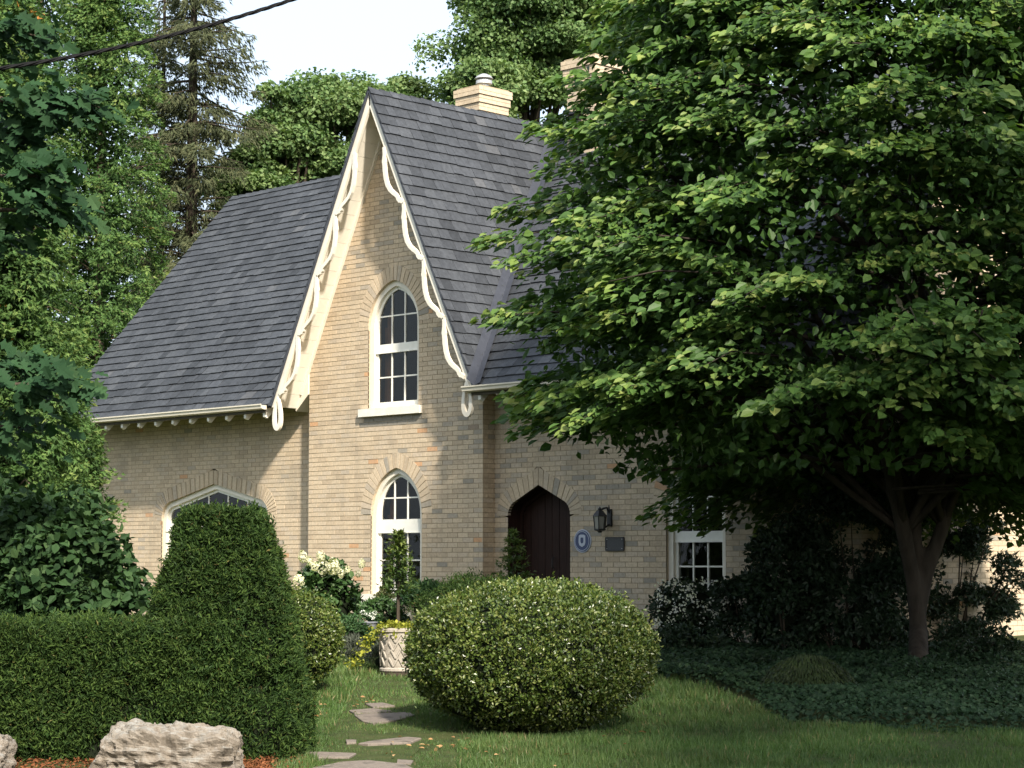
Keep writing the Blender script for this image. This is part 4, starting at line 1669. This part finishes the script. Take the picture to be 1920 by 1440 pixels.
def whorl_conifer(base, z0, z1, r0, mat, label, name='dwarf_conifer', n_tier=9, trunk_from=None, n_per=8):
    b = empty(name, base, label, 'conifer')
    mk('trunk', *tube([base, (base[0], base[1], z0), (base[0] + .01, base[1], z1)], [.022, .018, .004], 6), M_DARKBARK, b)
    P, D, N, T = [], [], [], []
    for t_ in range(n_tier):
        f = t_ / (n_tier - 1)
        z = z0 + (z1 - z0) * f
        rad = r0 * (1 - f) ** .75 * rng.uniform(.85, 1.1) + .02
        for k in range(n_per):
            a = 2 * math.pi * (k / n_per + .5 * (t_ % 2) / n_per) + rng.normal(0, .15)
            o = np.array([math.cos(a), math.sin(a), 0])
            for m_ in range(17):
                s_ = rng.random() ** .7
                P.append(np.array([base[0], base[1], z]) + o * rad * s_ + UPV * (.10 * s_ * rad / r0 - .02) + rng.normal(0, .018, 3))
                D.append(o * .7 + rdir(1)[0] * .7 + UPV * .25)
                N.append(UPV + rdir(1)[0] * .6)
                T.append(np.clip(.30 + .5 * s_ * rng.random() + .25 * f, 0, 1))
    leaves('foliage', np.array(P), np.array(D), np.array(N), .066, .75, np.array(T), mat, 'spray', b)
    return b


M_CONE = mat_leaf('dwarf_conifer_needle', [(0, (.022, .05, .014)), (.5, (.055, .10, .024)), (1, (.17, .21, .045))], .2, .5, .3)
whorl_conifer((pg[0], pg[1], pg[2] + ph - .06), CAM[2] + (YH - 1112) / F_PX * pd, CAM[2] + (YH - 1002) / F_PX * pd, .20, M_CONE, 'small tiered conifer on a bare stem growing in the planter')
c = at(962, 1100, 27.3)
whorl_conifer((c[0], c[1], -.25), CAM[2] + (YH - 1118) / F_PX * 27.3, CAM[2] + (YH - 998) / F_PX * 27.3, .30, M_CONE, 'small dark conifer standing left of the arched door', n_tier=8)

# ---- the dusky bed under the beech
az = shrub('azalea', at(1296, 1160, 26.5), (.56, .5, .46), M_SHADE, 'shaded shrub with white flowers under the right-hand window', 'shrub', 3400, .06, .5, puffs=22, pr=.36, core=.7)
P = []
for i in range(75):
    px = 1228 + 135 * rng.random()
    py = 1086 + 100 * rng.random() ** 1.3 + abs(px - 1300) * .12
    q = at(px, py, 25.95 + rng.uniform(-.05, .1))
    P += [q + rng.normal(0, .028, 3) for _ in range(7)]
P = np.array(P)
leaves('blossom', P, rdir(len(P)), rdir(len(P)) - FH * .8 + UPV * .6, .035, .8, rng.random(len(P)), M_WPETAL, 'quad', az)
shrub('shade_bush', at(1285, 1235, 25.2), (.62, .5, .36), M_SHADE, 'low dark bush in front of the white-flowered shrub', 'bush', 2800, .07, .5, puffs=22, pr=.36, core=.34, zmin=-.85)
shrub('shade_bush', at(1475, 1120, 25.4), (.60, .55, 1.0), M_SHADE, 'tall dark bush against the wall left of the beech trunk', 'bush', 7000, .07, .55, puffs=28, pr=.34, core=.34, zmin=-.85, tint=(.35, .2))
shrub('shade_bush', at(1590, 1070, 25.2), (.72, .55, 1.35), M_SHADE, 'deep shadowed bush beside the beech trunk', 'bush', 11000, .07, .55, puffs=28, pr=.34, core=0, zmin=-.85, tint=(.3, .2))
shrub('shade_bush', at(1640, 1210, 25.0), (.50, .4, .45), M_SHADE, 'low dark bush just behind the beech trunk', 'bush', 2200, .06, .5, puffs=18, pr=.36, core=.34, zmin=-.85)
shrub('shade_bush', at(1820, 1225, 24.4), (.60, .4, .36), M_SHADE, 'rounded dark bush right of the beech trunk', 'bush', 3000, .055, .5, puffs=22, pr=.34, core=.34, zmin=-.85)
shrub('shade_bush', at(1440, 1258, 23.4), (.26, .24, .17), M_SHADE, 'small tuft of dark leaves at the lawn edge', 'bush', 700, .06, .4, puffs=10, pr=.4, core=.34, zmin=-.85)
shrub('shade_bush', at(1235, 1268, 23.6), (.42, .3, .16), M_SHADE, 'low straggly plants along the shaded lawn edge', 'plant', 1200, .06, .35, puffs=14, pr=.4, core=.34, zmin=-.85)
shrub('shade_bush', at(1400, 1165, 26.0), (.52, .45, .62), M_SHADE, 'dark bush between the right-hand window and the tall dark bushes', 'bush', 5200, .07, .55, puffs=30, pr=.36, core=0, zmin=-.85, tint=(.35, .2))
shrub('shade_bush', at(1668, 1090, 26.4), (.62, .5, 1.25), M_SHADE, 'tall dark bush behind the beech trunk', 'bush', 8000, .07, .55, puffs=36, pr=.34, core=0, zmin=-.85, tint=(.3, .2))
# weeping mound
c = at(1515, 1290, 21.2)
mb = empty('weeping_mound', (c[0], c[1], float(gz(21.2))), 'low weeping mound of fine yellow-green foliage left of the beech trunk', 'shrub')
n = 9000
v = rdir(n)
v[:, 2] = np.abs(v[:, 2])
P = np.array([c[0], c[1], float(gz(21.2))]) + v * np.array([.46, .46, .42]) * rng.uniform(.88, 1.02, (n, 1))
leaves('foliage', P, v * (1, 1, 0) * .8 - UPV * .6, v + rng.normal(0, .4, (n, 3)), .08, .14, np.clip(rng.normal(.5, .2, n), 0, 1), M_MOUND, 'quad', mb)
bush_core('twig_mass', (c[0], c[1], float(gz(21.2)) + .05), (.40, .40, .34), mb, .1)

# ivy bed
n = 42000
u = rng.uniform(1.5, 6.5, n)
d = rng.uniform(17.3, 26, n)
edge_d = 18.9 - .30 * (u - 2.1) + .18 * np.sin(u * 3) + np.clip((2.5 - u) / .4, 0, 1) * 3.0        # front edge against the lawn
left_u = 2.05 + .35 * np.sin(d * 1.3) + np.clip(d - 22, 0, 9) * -.22
ok = (d > edge_d) & (u > left_u)
u, d = u[ok], d[ok]
P = CAM + RT * u[:, None] + FH * d[:, None]
hgt = .16 + .07 * vnoise(np.stack([u, d, d * 0], 1), 1.6)
hgt *= np.clip((d - edge_d[ok]) / .25, .25, 1)
P[:, 2] = gz(d) + hgt * rng.uniform(.5, 1.05, len(u))
nn = len(P)
ivy = leaves('ivy_bed', P, rdir(nn) * (1, 1, .3) - FH * .5 - UPV * .35, UPV - FH * .55 + rng.normal(0, .45, (nn, 3)), rng.uniform(.04, .07, nn), .85, np.clip(rng.normal(.35, .22, nn), 0, 1), M_IVY, 'quad', None, W(4, 20, gz(20)))


# grass
def grass_zone(name, u0, u1, d0, d1, n, hmin, hmax, width):
    u = rng.uniform(u0, u1, n)
    d = rng.uniform(d0, d1, n)
    k = ~in_polys(u, d, [shrink(p, .84) for p in stone_poly]) & ~inside(u, d, mpol)
    k &= ~((u - (995 - 960) / F_PX * 18.6) ** 2 + (d - 18.6) ** 2 < .55 ** 2)
    e_d = 18.9 - .30 * (u - 2.1)
    e_d = e_d + np.clip((2.5 - u) / .4, 0, 1) * 3.0
    k &= ~((d > e_d + .1) & (u > 1.9))
    k &= ~((u < -2.1) & (d > 14.75) & (d < 17.5))
    u, d = u[k], d[k]
    P = CAM + RT * u[:, None] + FH * d[:, None]
    P[:, 2] = gz(d) - .012
    m = len(u)
    patch = vnoise(np.stack([u, d, u * 0], 1), 1.1)
    fine = vnoise(np.stack([u, d, u * 0 + 9], 1), 4.5)
    L = rng.uniform(hmin, hmax, m) * (1 + .5 * fine + .3 * patch)
    near_stone = np.abs(u + .95 + .02 * (d - 15)) < .55
    L = np.where(near_stone, L * .62, L)
    t = np.clip(.45 + .22 * patch + .18 * fine + rng.normal(0, .14, m), 0, .93)
    dry = rng.random(m) < .035 + .06 * (vnoise(np.stack([u, d, u * 0 + 4], 1), 2.2) > .45)
    t = np.where(dry, 1, t)
    D = UPV + rng.normal(0, .42, (m, 3))
    return leaves(name, P, D, rdir(m), L, width / .06, t, M_GRASS, 'tri', None, W(0, 18, gz(18)))


grass_zone('grass', -4.0, 4.9, 13.6, 19.5, 215000, .040, .085, .008)
grass_zone('grass', -2.6, 3.6, 19.5, 26.5, 80000, .05, .10, .011)

# fallen leaves by the path
P, T = [], []
for px, py, m, sp in ((585, 1345, 16, .06), (690, 1322, 10, .10), (838, 1402, 14, .12), (770, 1412, 8, .15), (600, 1330, 6, .15), (905, 1415, 10, .3), (1180, 1400, 8, .3)):
    q = ground(px, py)
    for _ in range(m):
        w = q + RT * rng.normal(0, sp) + FH * rng.normal(0, sp * 2)
        w[2] = gz(depth_of(w)) + .035
        P.append(w)
P = np.array(P)
leaves('fallen_leaves', P, rdir(len(P)) * (1, 1, .3), UPV + rng.normal(0, .4, (len(P), 3)), rng.uniform(.03, .06, len(P)), .6, rng.random(len(P)), mat_leaf('dry_leaf', [(0, (.22, .10, .04)), (1, (.42, .28, .14))], .2, .7, .1), 'ovate', None, P[0])

# ---- the beech
TB = ground(1722, 1262)
TD = 24.0
beech = empty('beech_tree', TB, 'large spreading beech with tiered leafy boughs covering the right of the cottage', 'tree')
fork = at(1722, 1085, TD)
tr = [tube([TB - (0, 0, .15), TB + (0, 0, .12), at(1722, 1180, TD), at(1718, 1120, TD), fork], [.17, .125, .112, .11, .08], 12)]
limb_ends = []
for px1, py1, px2, py2, dd_, r0 in ((1695, 1000, 1640, 760, 23.6, .12), (1768, 985, 1820, 740, 24.2, .11), (1715, 960, 1730, 600, 24.4, .10)):
    mid = at(px1, py1, (TD + dd_) / 2)
    end = at(px2, py2, dd_)
    up = end + UPV * 3.2 + RT * rng.normal(0, .5)
    tr.append(tube([at(1720, 1165, TD), at(1719, 1120, TD) * .65 + mid * .35 - UPV * .03, mid, end, up], [.09, .09, r0 * .8, r0 * .58, .025], 10))
    limb_ends += [mid, end, up]
BC = W(4.55, 23.4, 3.9)


def brad(z):
    """crown radius against height"""
    zs_ = [1.5, 2.0, 2.5, 3.2, 4.2, 5.5, 7.0, 8.5, 10.0, 11.0]
    rs = [2.6, 4.0, 4.45, 4.75, 4.9, 4.5, 3.72, 3.2, 2.3, .5]
    return np.interp(z, zs_, rs)


P_, D_, N_, T_, L_ = [], [], [], [], []
nb = 640
zc = 1.25
bi = 0
while bi < nb + 93:
    rear = bi >= nb
    skirt = bi >= nb + 75
    z = float(rng.uniform(1.75, 10.4)) if rng.random() > .12 else float(rng.uniform(1.75, 3.0))
    if rear:                                   # low boughs hanging between the trunk and the house
        z = float(rng.uniform(2.3, 2.7)) if skirt else float(rng.uniform(1.9, 2.6))
    elif rng.random() > brad(z) / 4.9 * (1 if z < 7.5 else .7):
        continue
    ph_ = rng.uniform(.61, .69) * math.pi if skirt else rng.uniform(.12, .71) * math.pi if rear else rng.uniform(0, 2 * math.pi)
    o = RT * math.cos(ph_) + FH * math.sin(ph_)
    toward = -(o @ FH)
    if toward < -.25 and z > 3.2 and not rear and rng.random() < .6:
        continue
    if z < 2.05 and toward > .15:
        continue
    if z < 2.55 and float(o @ RT) < -.15 and not rear:
        continue
    bi += 1
    lat = np.cross(UPV, o)
    R = float(brad(z)) * rng.uniform(.80, 1.06) * (1 - .33 * max(0, float(o @ RT)))
    Lb = rng.uniform(1.2, 2.1)
    Wb = rng.uniform(.34, .62)
    drop = (.5 if rear else 0) + rng.uniform(.2, .55) 
    m = int(135 * Lb * (Wb + .32))
    s_ = rng.random(m) ** .8
    w = rng.uniform(-1, 1, m) * Wb * np.sin(np.clip(.25 + s_ * .8, 0, 1) * math.pi * .85)
    zz = .20 * s_ - drop * s_ ** 2 - .35 * w ** 2 + w * rng.normal(0, .22) + rng.normal(0, .04, m)
    yaw = rng.normal(0, .25)
    oo = o * math.cos(yaw) + lat * math.sin(yaw)
    ll = np.cross(UPV, oo)
    org = BC + o * (R - Lb)
    P = np.array([org[0], org[1], z]) + oo * (s_ * Lb)[:, None] + ll * w[:, None] + UPV * zz[:, None]
    slope = (.22 - 2 * drop * s_) / Lb
    nrmv = UPV * .9 - FH * .42 - oo * slope[:, None] + oo * .25 + ll * (.7 * w)[:, None]
    N = nrm(nrmv + rng.normal(0, .46, (m, 3)))
    D = nrm(oo * .9 + ll * (np.sign(w) * rng.uniform(.1, 1.0, m))[:, None] - UPV * rng.uniform(.1, .7, m)[:, None])
    t = np.clip(rng.normal(.40, .16, m) + .22 * (s_ > .8), 0, .84)
    young = rng.random(m) < (.05 + .28 * (s_ > .86)) * (1 if z > 2.6 else .4)
    t = np.where(young, rng.uniform(.85, 1, m), t)
    P_.append(P); D_.append(D); N_.append(N); T_.append(t)
    L_.append(rng.uniform(.075, .155, m) * rng.uniform(.9, 1.1))
    if toward > -.3:
        tr.append(tube([np.array([org[0], org[1], z - .05]) - o * .6, np.array([org[0], org[1], z]), np.array([org[0], org[1], z]) + oo * Lb * .55 + UPV * (.12 - drop * .3), np.array([org[0], org[1], z]) + oo * Lb * .97 + UPV * (.20 - drop * .95)], [.022, .015, .009, .003], 4))
P_, D_, N_, T_, L_ = map(np.concatenate, (P_, D_, N_, T_, L_))
leaves('crown', P_, D_, N_, L_, .66, T_, M_BEECH, 'ovate', beech, solo=300, bins=12)
# loose leaves on short twigs between the boughs
n = 15000
z = rng.uniform(2.2, 9.8, n)
a = rng.uniform(0, 2 * math.pi, n)
co = np.cos(a) * RT[0] + np.sin(a) * RT[1]
cf = np.cos(a) * FH[0] + np.sin(a) * FH[1]
rr = brad(z) * rng.uniform(.70, .95, n) * (1 - .33 * np.clip(co, 0, 1))
lump = vnoise(np.stack([rr * np.cos(a), rr * np.sin(a), z * 1.6], 1), 1.1)
ok = (lump > -.12) & (cf < .4)
P = np.stack([BC[0] + rr * np.cos(a), BC[1] + rr * np.sin(a), z], 1)[ok]
o3 = np.stack([np.cos(a), np.sin(a), a * 0], 1)[ok]
leaves('filler_foliage', P, nrm(o3 * .6 - UPV * .4 + rng.normal(0, .5, P.shape)), nrm(UPV * .8 - FH * .35 + o3 * .3 + rng.normal(0, .55, P.shape)), rng.uniform(.075, .135, len(P)), .66, np.clip(rng.normal(.42, .18, len(P)), 0, .85), M_BEECH, 'ovate', beech)
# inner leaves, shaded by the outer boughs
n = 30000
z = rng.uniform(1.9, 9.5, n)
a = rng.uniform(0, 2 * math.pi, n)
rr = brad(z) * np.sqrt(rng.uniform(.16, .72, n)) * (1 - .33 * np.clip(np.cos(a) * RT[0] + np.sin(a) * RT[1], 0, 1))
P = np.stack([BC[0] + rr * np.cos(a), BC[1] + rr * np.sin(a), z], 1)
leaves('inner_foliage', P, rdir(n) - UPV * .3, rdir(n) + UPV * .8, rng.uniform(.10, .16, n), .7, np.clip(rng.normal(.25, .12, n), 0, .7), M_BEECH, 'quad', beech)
for k in range(60):
    z = rng.uniform(1.9, 7.5)
    a = rng.uniform(0, 2 * math.pi)
    e_ = np.array([BC[0] + brad(z) * .75 * math.cos(a), BC[1] + brad(z) * .75 * math.sin(a), z])
    s0 = limb_ends[rng.integers(0, len(limb_ends))]
    s0 = np.array([s0[0], s0[1], min(s0[2], z - .1)])
    tr.append(tube([s0, (s0 + e_) / 2 + UPV * .25, e_], [.05, .035, .015], 5))
mk('branches', *join(tr[4:]), M_TRUNK, beech, smooth=True)
tk = mk('trunk', *join(tr[:4]), M_TRUNK, beech, smooth=True)
rm = tk.modifiers.new('fuse', 'REMESH')
rm.mode = 'VOXEL'
rm.voxel_size = .028
rm.use_smooth_shade = True
sm = tk.modifiers.new('ease', 'SMOOTH')
sm.factor = .5
sm.iterations = 12


# ---- cedars at left
def cedar(px, d, z1, r0, label, n_cl, seed, gapf=0.0, lean=0.0, zlow=.2, big=1.0):
    base = W((px - 960) / F_PX * d, d, float(gz(d)))
    b = empty('cedar_tree', base, label, 'tree', 'cedars at the left of the garden')
    P, D, N, T = [], [], [], []
    tw = []
    for k in range(n_cl):
        z = zlow + (z1 - zlow) * rng.random() ** .95
        f = (z - zlow) / (z1 - zlow)
        R = r0 * (1 - f) ** .6 * (.75 + .25 * min(1, f * 6)) * rng.uniform(.62, 1.05)
        a = rng.uniform(0, 2 * math.pi)
        o = RT * math.cos(a) + FH * math.sin(a)
        if (o @ FH) > .35 and rng.random() < .55:
            continue
        lat = np.cross(UPV, o)
        c = np.array([base[0], base[1], base[2] + z]) + o * R + RT * lean * z
        m = rng.integers(38, 66)
        Ls, Ws = rng.uniform(.28, .46) * big, rng.uniform(.10, .2) * big
        s_ = rng.random(m)
        w = rng.uniform(-1, 1, m) * Ws * (1 - .45 * s_)
        tilt = rng.uniform(-.2, 1.0)
        dirv = nrm(o * math.cos(tilt) * .8 - UPV * math.sin(tilt) + UPV * rng.uniform(-.2, .5) + lat * rng.normal(0, .4))
        p = c + dirv * ((s_ - .5) * Ls)[:, None] + lat * w[:, None] + rng.normal(0, .035 * big, (m, 3)) + o * rng.uniform(-.05, .08)
        P.append(p)
        D.append(nrm(dirv + lat * (np.sign(w) * .6)[:, None] + rng.normal(0, .4, (m, 3))))
        N.append(nrm(o * .7 + UPV * .45 + rng.normal(0, .5, (m, 3))))
        mu = rng.normal(.42, .14)
        tt = np.clip(rng.normal(mu, .16, m) + .18 * (s_ > .7), 0, .92)
        if rng.random() < .005:
            tt = np.where(rng.random(m) < .45, 1.0, tt)
        T.append(tt)
        if k % 12 == 0:
            tw.append(tube([np.array([base[0], base[1], base[2] + z - .3]) + RT * lean * z, c - o * .1, c + dirv * .15], [.02, .012, .004], 4))
    P, D, N, T = map(np.concatenate, (P, D, N, T))
    leaves('crown', P, D, N, rng.uniform(.055, .105, len(P)) * big, .68, T, M_CEDAR, 'spray', b)
    # shaded inner sprays
    n = int(len(P) * .28)
    z = zlow + (z1 - zlow) * rng.random(n) * .97
    f = (z - zlow) / (z1 - zlow)
    rr = r0 * (1 - f) ** .6 * rng.uniform(.15, .62, n)
    a = rng.uniform(0, 2 * math.pi, n)
    Q = np.array(base) + RT * (rr * np.cos(a) + lean * z)[:, None] + FH * (rr * np.sin(a))[:, None] + UPV * z[:, None]
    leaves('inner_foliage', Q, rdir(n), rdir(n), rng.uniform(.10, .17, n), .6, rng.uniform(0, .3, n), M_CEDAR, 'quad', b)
    tw.append(tube([base - (0, 0, .1), base + UPV * z1 * .5 + RT * lean * z1 * .5, base + UPV * z1 * .97 + RT * lean * z1], [.17, .11, .02], 8))
    mk('trunk', *join(tw), M_CEDARBARK, b)
    return b


cedar(0, 25.0, 8.5, 1.22, 'tall bright green cedar filling the left edge in front of the roof', 1250, 1)
cedar(100, 27.0, 4.1, .92, 'low young cedar against the left corner of the cottage wall', 620, 2, zlow=.1)
cedar(180, 45.0, 17.0, 2.0, 'tall cedar rising behind the left end of the slate roof', 1450, 3, zlow=1.5, big=1.35)
cedar(60, 48.0, 19.0, 2.4, 'taller cedar behind the others, near the top left corner', 760, 4, zlow=3.0, big=1.4)


# ---- oak sprays reaching in from the left
oak_base = W(-6.6, 19.0, float(gz(19)))
oak = empty('oak_tree', oak_base, 'dark lobed oak boughs reaching in over the cedar from the left edge', 'tree')
ow = [tube([oak_base - (0, 0, .1), oak_base + UPV * 3 + RT * .1, oak_base + UPV * 7], [.24, .2, .1], 10)]
P, D, N, T = [], [], [], []
for px, py, d_, sx_, sy_, m in ((60, 190, 19.2, 90, 45, 150), (150, 190, 19.4, 55, 30, 70), (70, 330, 19.0, 80, 60, 150), (30, 250, 19.6, 70, 60, 120), (110, 395, 19.2, 60, 30, 60), (30, 60, 19.6, 90, 50, 130), (95, 720, 18.8, 75, 40, 80), (40, 690, 19, 60, 45, 70), (30, 800, 19.2, 60, 50, 60), (15, 420, 19.4, 50, 50, 60)):
    c = at(px, py, d_)
    st = oak_base + UPV * max(1.2, c[2] - oak_base[2] - .5)
    ow.append(tube([st, (st + c) / 2 + UPV * .25, c, c + RT * sx_ / F_PX * d_ * .7 - UPV * .06], [.05, .03, .014, .004], 5))
    for _ in range(m):
        q = c + RT * rng.normal(0, .55) * sx_ / F_PX * d_ + UPV * rng.normal(0, .5) * sy_ / F_PX * d_ + FH * rng.normal(0, .16)
        P.append(q)
        D.append(nrm(RT * rng.uniform(.2, 1.2) + FH * rng.normal(0, .5) - UPV * rng.uniform(.1, .9)))
        N.append(nrm(-FH * .6 + UPV * .8 + rng.normal(0, .4, 3)))
        T.append(np.clip(rng.normal(.45, .22), 0, 1))
n = len(P)
leaves('crown', np.array(P), np.array(D), np.array(N), rng.uniform(.12, .19, n), .95, np.array(T), M_OAK, 'lobed', oak, solo=120, bins=16)
# the rest of its crown, out of the picture to the left
n = 5000
v = rdir(n)
Q = oak_base + UPV * 5.2 - RT * .9 + v * np.array([1.9, 1.9, 2.6]) * rng.uniform(.6, 1, (n, 1))
leaves('outer_foliage', Q, rdir(n) - UPV * .5, v + UPV * .6, .2, .8, np.clip(rng.normal(.45, .2, n), 0, 1), M_OAK, 'quad', oak)
mk('trunk', *join(ow), M_DARKBARK, oak, smooth=True)


# ---- spruces behind the left roof
def spruce(px, d, z1, r0, label, zlow, tiers, dens=1.0, trunk_r=.2, fine=1.0):
    base = W((px - 960) / F_PX * d, d, -.3)
    b = empty('spruce_tree', base, label, 'tree', 'sparse spruces behind the cottage')
    parts = [tube([base, base + UPV * z1 * .5, base + UPV * z1], [trunk_r, trunk_r * .72, .03], 8)]
    P, D, N, T = [], [], [], []
    for t_ in range(tiers):
        z = zlow + (z1 - zlow) * t_ / tiers
        f = (z - zlow) / (z1 - zlow)
        R = r0 * (1 - f) ** .8 + .25
        for k in range(6):
            if rng.random() > .86:
                continue
            a = rng.uniform(0, 2 * math.pi)
            o = RT * math.cos(a) + FH * math.sin(a)
            lat = np.cross(UPV, o)
            Lb = R * rng.uniform(.55, 1.1)
            z_ = z + rng.normal(0, .2)
            rise = rng.uniform(-.02, .22)
            dro = rng.uniform(.25, .5)
            pts = []
            for i in range(7):
                s_ = i / 6
                pts.append(base + UPV * (z_ + Lb * (rise * s_ - dro * s_ ** 2 + .16 * s_ ** 4)) + o * Lb * s_)
            parts.append(tube(pts, np.linspace(.035, .006, 7) * fine, 4))
            m = int(70 * dens * Lb)
            s_ = rng.random(m) ** .75 * .95 + .05
            wv = rng.uniform(-1, 1, m) * .34 * (1 - .6 * s_) * min(Lb, 1.6)
            hang = -np.abs(rng.normal(0, .15, m))
            p = base + UPV * (z_ + Lb * (rise * s_ - dro * s_ ** 2 + .16 * s_ ** 4) + hang)[:, None] + o * (Lb * s_)[:, None] + lat * wv[:, None]
            P.append(p)
            D.append(nrm(o * .4 - UPV * rng.uniform(0, 1.2, m)[:, None] + lat * (np.sign(wv) * rng.uniform(0, .9, m))[:, None]))
            N.append(rdir(m))
            T.append(np.clip(rng.normal(.5, .25, m), 0, 1))
    P, D, N, T = map(np.concatenate, (P, D, N, T))
    leaves('crown', P, D, N, rng.uniform(.14, .26, len(P)), .34, T, M_SPRUCE, 'spray', b)
    mk('trunk', *join(parts), M_DARKBARK, b)
    return b


spruce(352, 52, 19.5, 3.1, 'tall thin-needled spruce with bare trunk behind the left roof', 6.0, 38, 1.55, .22)
spruce(296, 56, 17.5, 2.3, 'slimmer spruce close left of the tall spruce', 5.0, 30, 1.4, .14)


# ---- broad trees behind
def broad_tree(c, r, label, n, L, puffs, pr, tint=(.5, .2), name='maple_tree', group='leafy trees behind the cottage', mat=None, zmin=-.95, trunk_r=.25):
    c = np.asarray(c, float)
    r = np.asarray(r, float)
    base = np.array([c[0], c[1], -.3])
    b = empty(name, base, label, 'tree', group)
    pc, pv = ellip(c, r * (1 - pr * .55), int(puffs * 1.7), .5, 1.08, zmin, .8)
    pc = pc + rng.normal(0, .12, pc.shape) * r.mean() * .6
    k = rng.integers(0, len(pc), n)
    v = rdir(n)
    v[:, 2] = np.where(v[:, 2] < -.25, -v[:, 2], v[:, 2])
    prr = (pr * r.mean() * rng.uniform(.55, 1.2, len(pc)))[k]
    P = pc[k] + v * np.array([1.1, 1.1, .8]) * prr[:, None] * rng.uniform(.45, 1.22, (n, 1))
    N = nrm(v * .7 + UPV * .5 + rng.normal(0, .5, (n, 3)))
    D = nrm(rdir(n) + v * .5 - UPV * .5)
    leaves('crown', P, D, N, L * rng.uniform(.7, 1.3, n), .85, np.clip(rng.normal(*tint, n) + rng.normal(0, .16, len(pc))[k], 0, 1), mat or M_MAPLE, 'quad', b)
    tp = [tube([base, (base + c) / 2, c], [trunk_r, trunk_r * .8, trunk_r * .4], 8)]
    for i in range(min(26, len(pc))):
        s0 = base + (c - base) * rng.uniform(.5, .95)
        tp.append(tube([s0, (s0 + pc[i]) / 2 - UPV * .1, pc[i]], [.09, .06, .02], 5))
    mk('trunk', *join(tp), M_DARKBARK, b)
    return b


broad_tree(at(640, 290, 56), (2.35, 2.0, 2.4), 'rounded bright green tree behind the gable peak', 49400, .12, 46, .34)
broad_tree(at(545, 270, 55), (1.2, 1.2, 1.6), 'leafy tree left of the rounded tree behind the gable', 17100, .12, 22, .36)
broad_tree(at(752, 230, 60), (1.1, 1.0, 1.5), 'light green treetop between the gable peak and the chimney', 11400, .12, 16, .4, (.62, .18))
broad_tree(at(465, 365, 54), (1.15, 1.0, 1.2), 'small low treetop just above the left ridge', 13300, .12, 20, .38, (.55, .2))
broad_tree(at(985, 70, 58), (2.6, 2.3, 3.4), 'tall dense dark green tree behind the chimneys', 60800, .12, 60, .30, (.38, .2))
broad_tree(at(905, 190, 54), (1.2, 1.0, 1.3), 'light green tree crown directly behind the front chimney', 17100, .12, 22, .38, (.62, .18))
broad_tree(at(1240, 60, 60), (3.4, 2.6, 4.0), 'tall tree hidden behind the beech top', 13000, .22, 50, .32, (.35, .2))
broad_tree(at(-150, 560, 46), (3.2, 2.5, 5.0), 'broad tree behind the cedars at the far left', 12000, .20, 50, .3, (.35, .2), zmin=-.8)
broad_tree(at(1985, 700, 52), (2.0, 2.2, 3.4), 'tree at the far right beyond the end wall of the cottage', 9000, .20, 30, .34, (.5, .2), zmin=-.8)

# arborvitae in front of it
c = at(1800, 1100, 27.5)
ab = shrub('arborvitae', (c[0], c[1], .60), (.80, .6, 1.25), M_SHADE, 'see-through dark evergreen against the sunlit end wall right of the beech trunk', 'evergreen', 15000, .09, .7, 'spray', puffs=44, pr=.26, core=0, stems=16, zmin=-.9, base_z=-.35)
c = at(1700, 1060, 28.5)
shrub('arborvitae', (c[0], c[1], .75), (.45, .5, 1.2), M_SHADE, 'thin twiggy evergreen behind the beech fork', 'evergreen', 5500, .09, .7, 'spray', puffs=26, pr=.3, core=0, stems=14, zmin=-.9, base_z=-.35)

# ---- overhead service cable
p0, p1 = at(-160, 146, 15.0), at(640, -34, 17.0)
M_CABLE = mat_plain('black_cable', (.010, .010, .011), .8, .1)
N_ = 110
ctr = []
for i in range(N_ + 1):
    f = i / N_
    ctr.append(p0 + (p1 - p0) * f - UPV * (.20 * 4 * f * (1 - f)) * .62)
ctr = np.array(ctr)
cab = empty('service_cable', ctr[0], 'twisted black overhead cable crossing the top left corner', 'cable')
for s_ in range(3):
    pts = []
    for i, p in enumerate(ctr):
        a = i * .55 + s_ * 2.094
        pts.append(p + UPV * .009 * math.cos(a) + FH * .009 * math.sin(a))
    mk('strand', *tube(pts, .0098, 5), M_CABLE, cab)


# ---- unseen tree crowns added behind and beside the viewpoint: they shade the verge and stand in the window reflections
P, N = [], []
for u, d, z0, z1, r, n in ((6.0, 7.2, 3.4, 9.0, 1.9, 4200), (9.0, 6.6, 4.0, 16.5, 3.1, 7000), (7.6, 2.5, 6.0, 14.0, 2.6, 5000), (-15, 2, 2.0, 12, 4.5, 5000), (-24, 8, 2.0, 13, 5.0, 5000), (-19, -8, 2.0, 13, 5.0, 5000), (-34, 14, 1.0, 12, 5.5, 5000), (-9, -9, 3, 13, 4.5, 4000)):
    v = rdir(n)
    c = W(u, d, (z0 + z1) / 2)
    P.append(c + v * np.array([r, r, (z1 - z0) / 2]) * rng.uniform(.35, 1, (n, 1)))
    N.append(v + rdir(n))
P, N = np.concatenate(P), np.concatenate(N)
leaves('unseen_tree_crowns', P, rdir(len(P)), N, .26, .8, np.clip(rng.normal(.5, .2, len(P)), 0, 1), M_MAPLE, 'quad', None, W(0, 0, -.6))
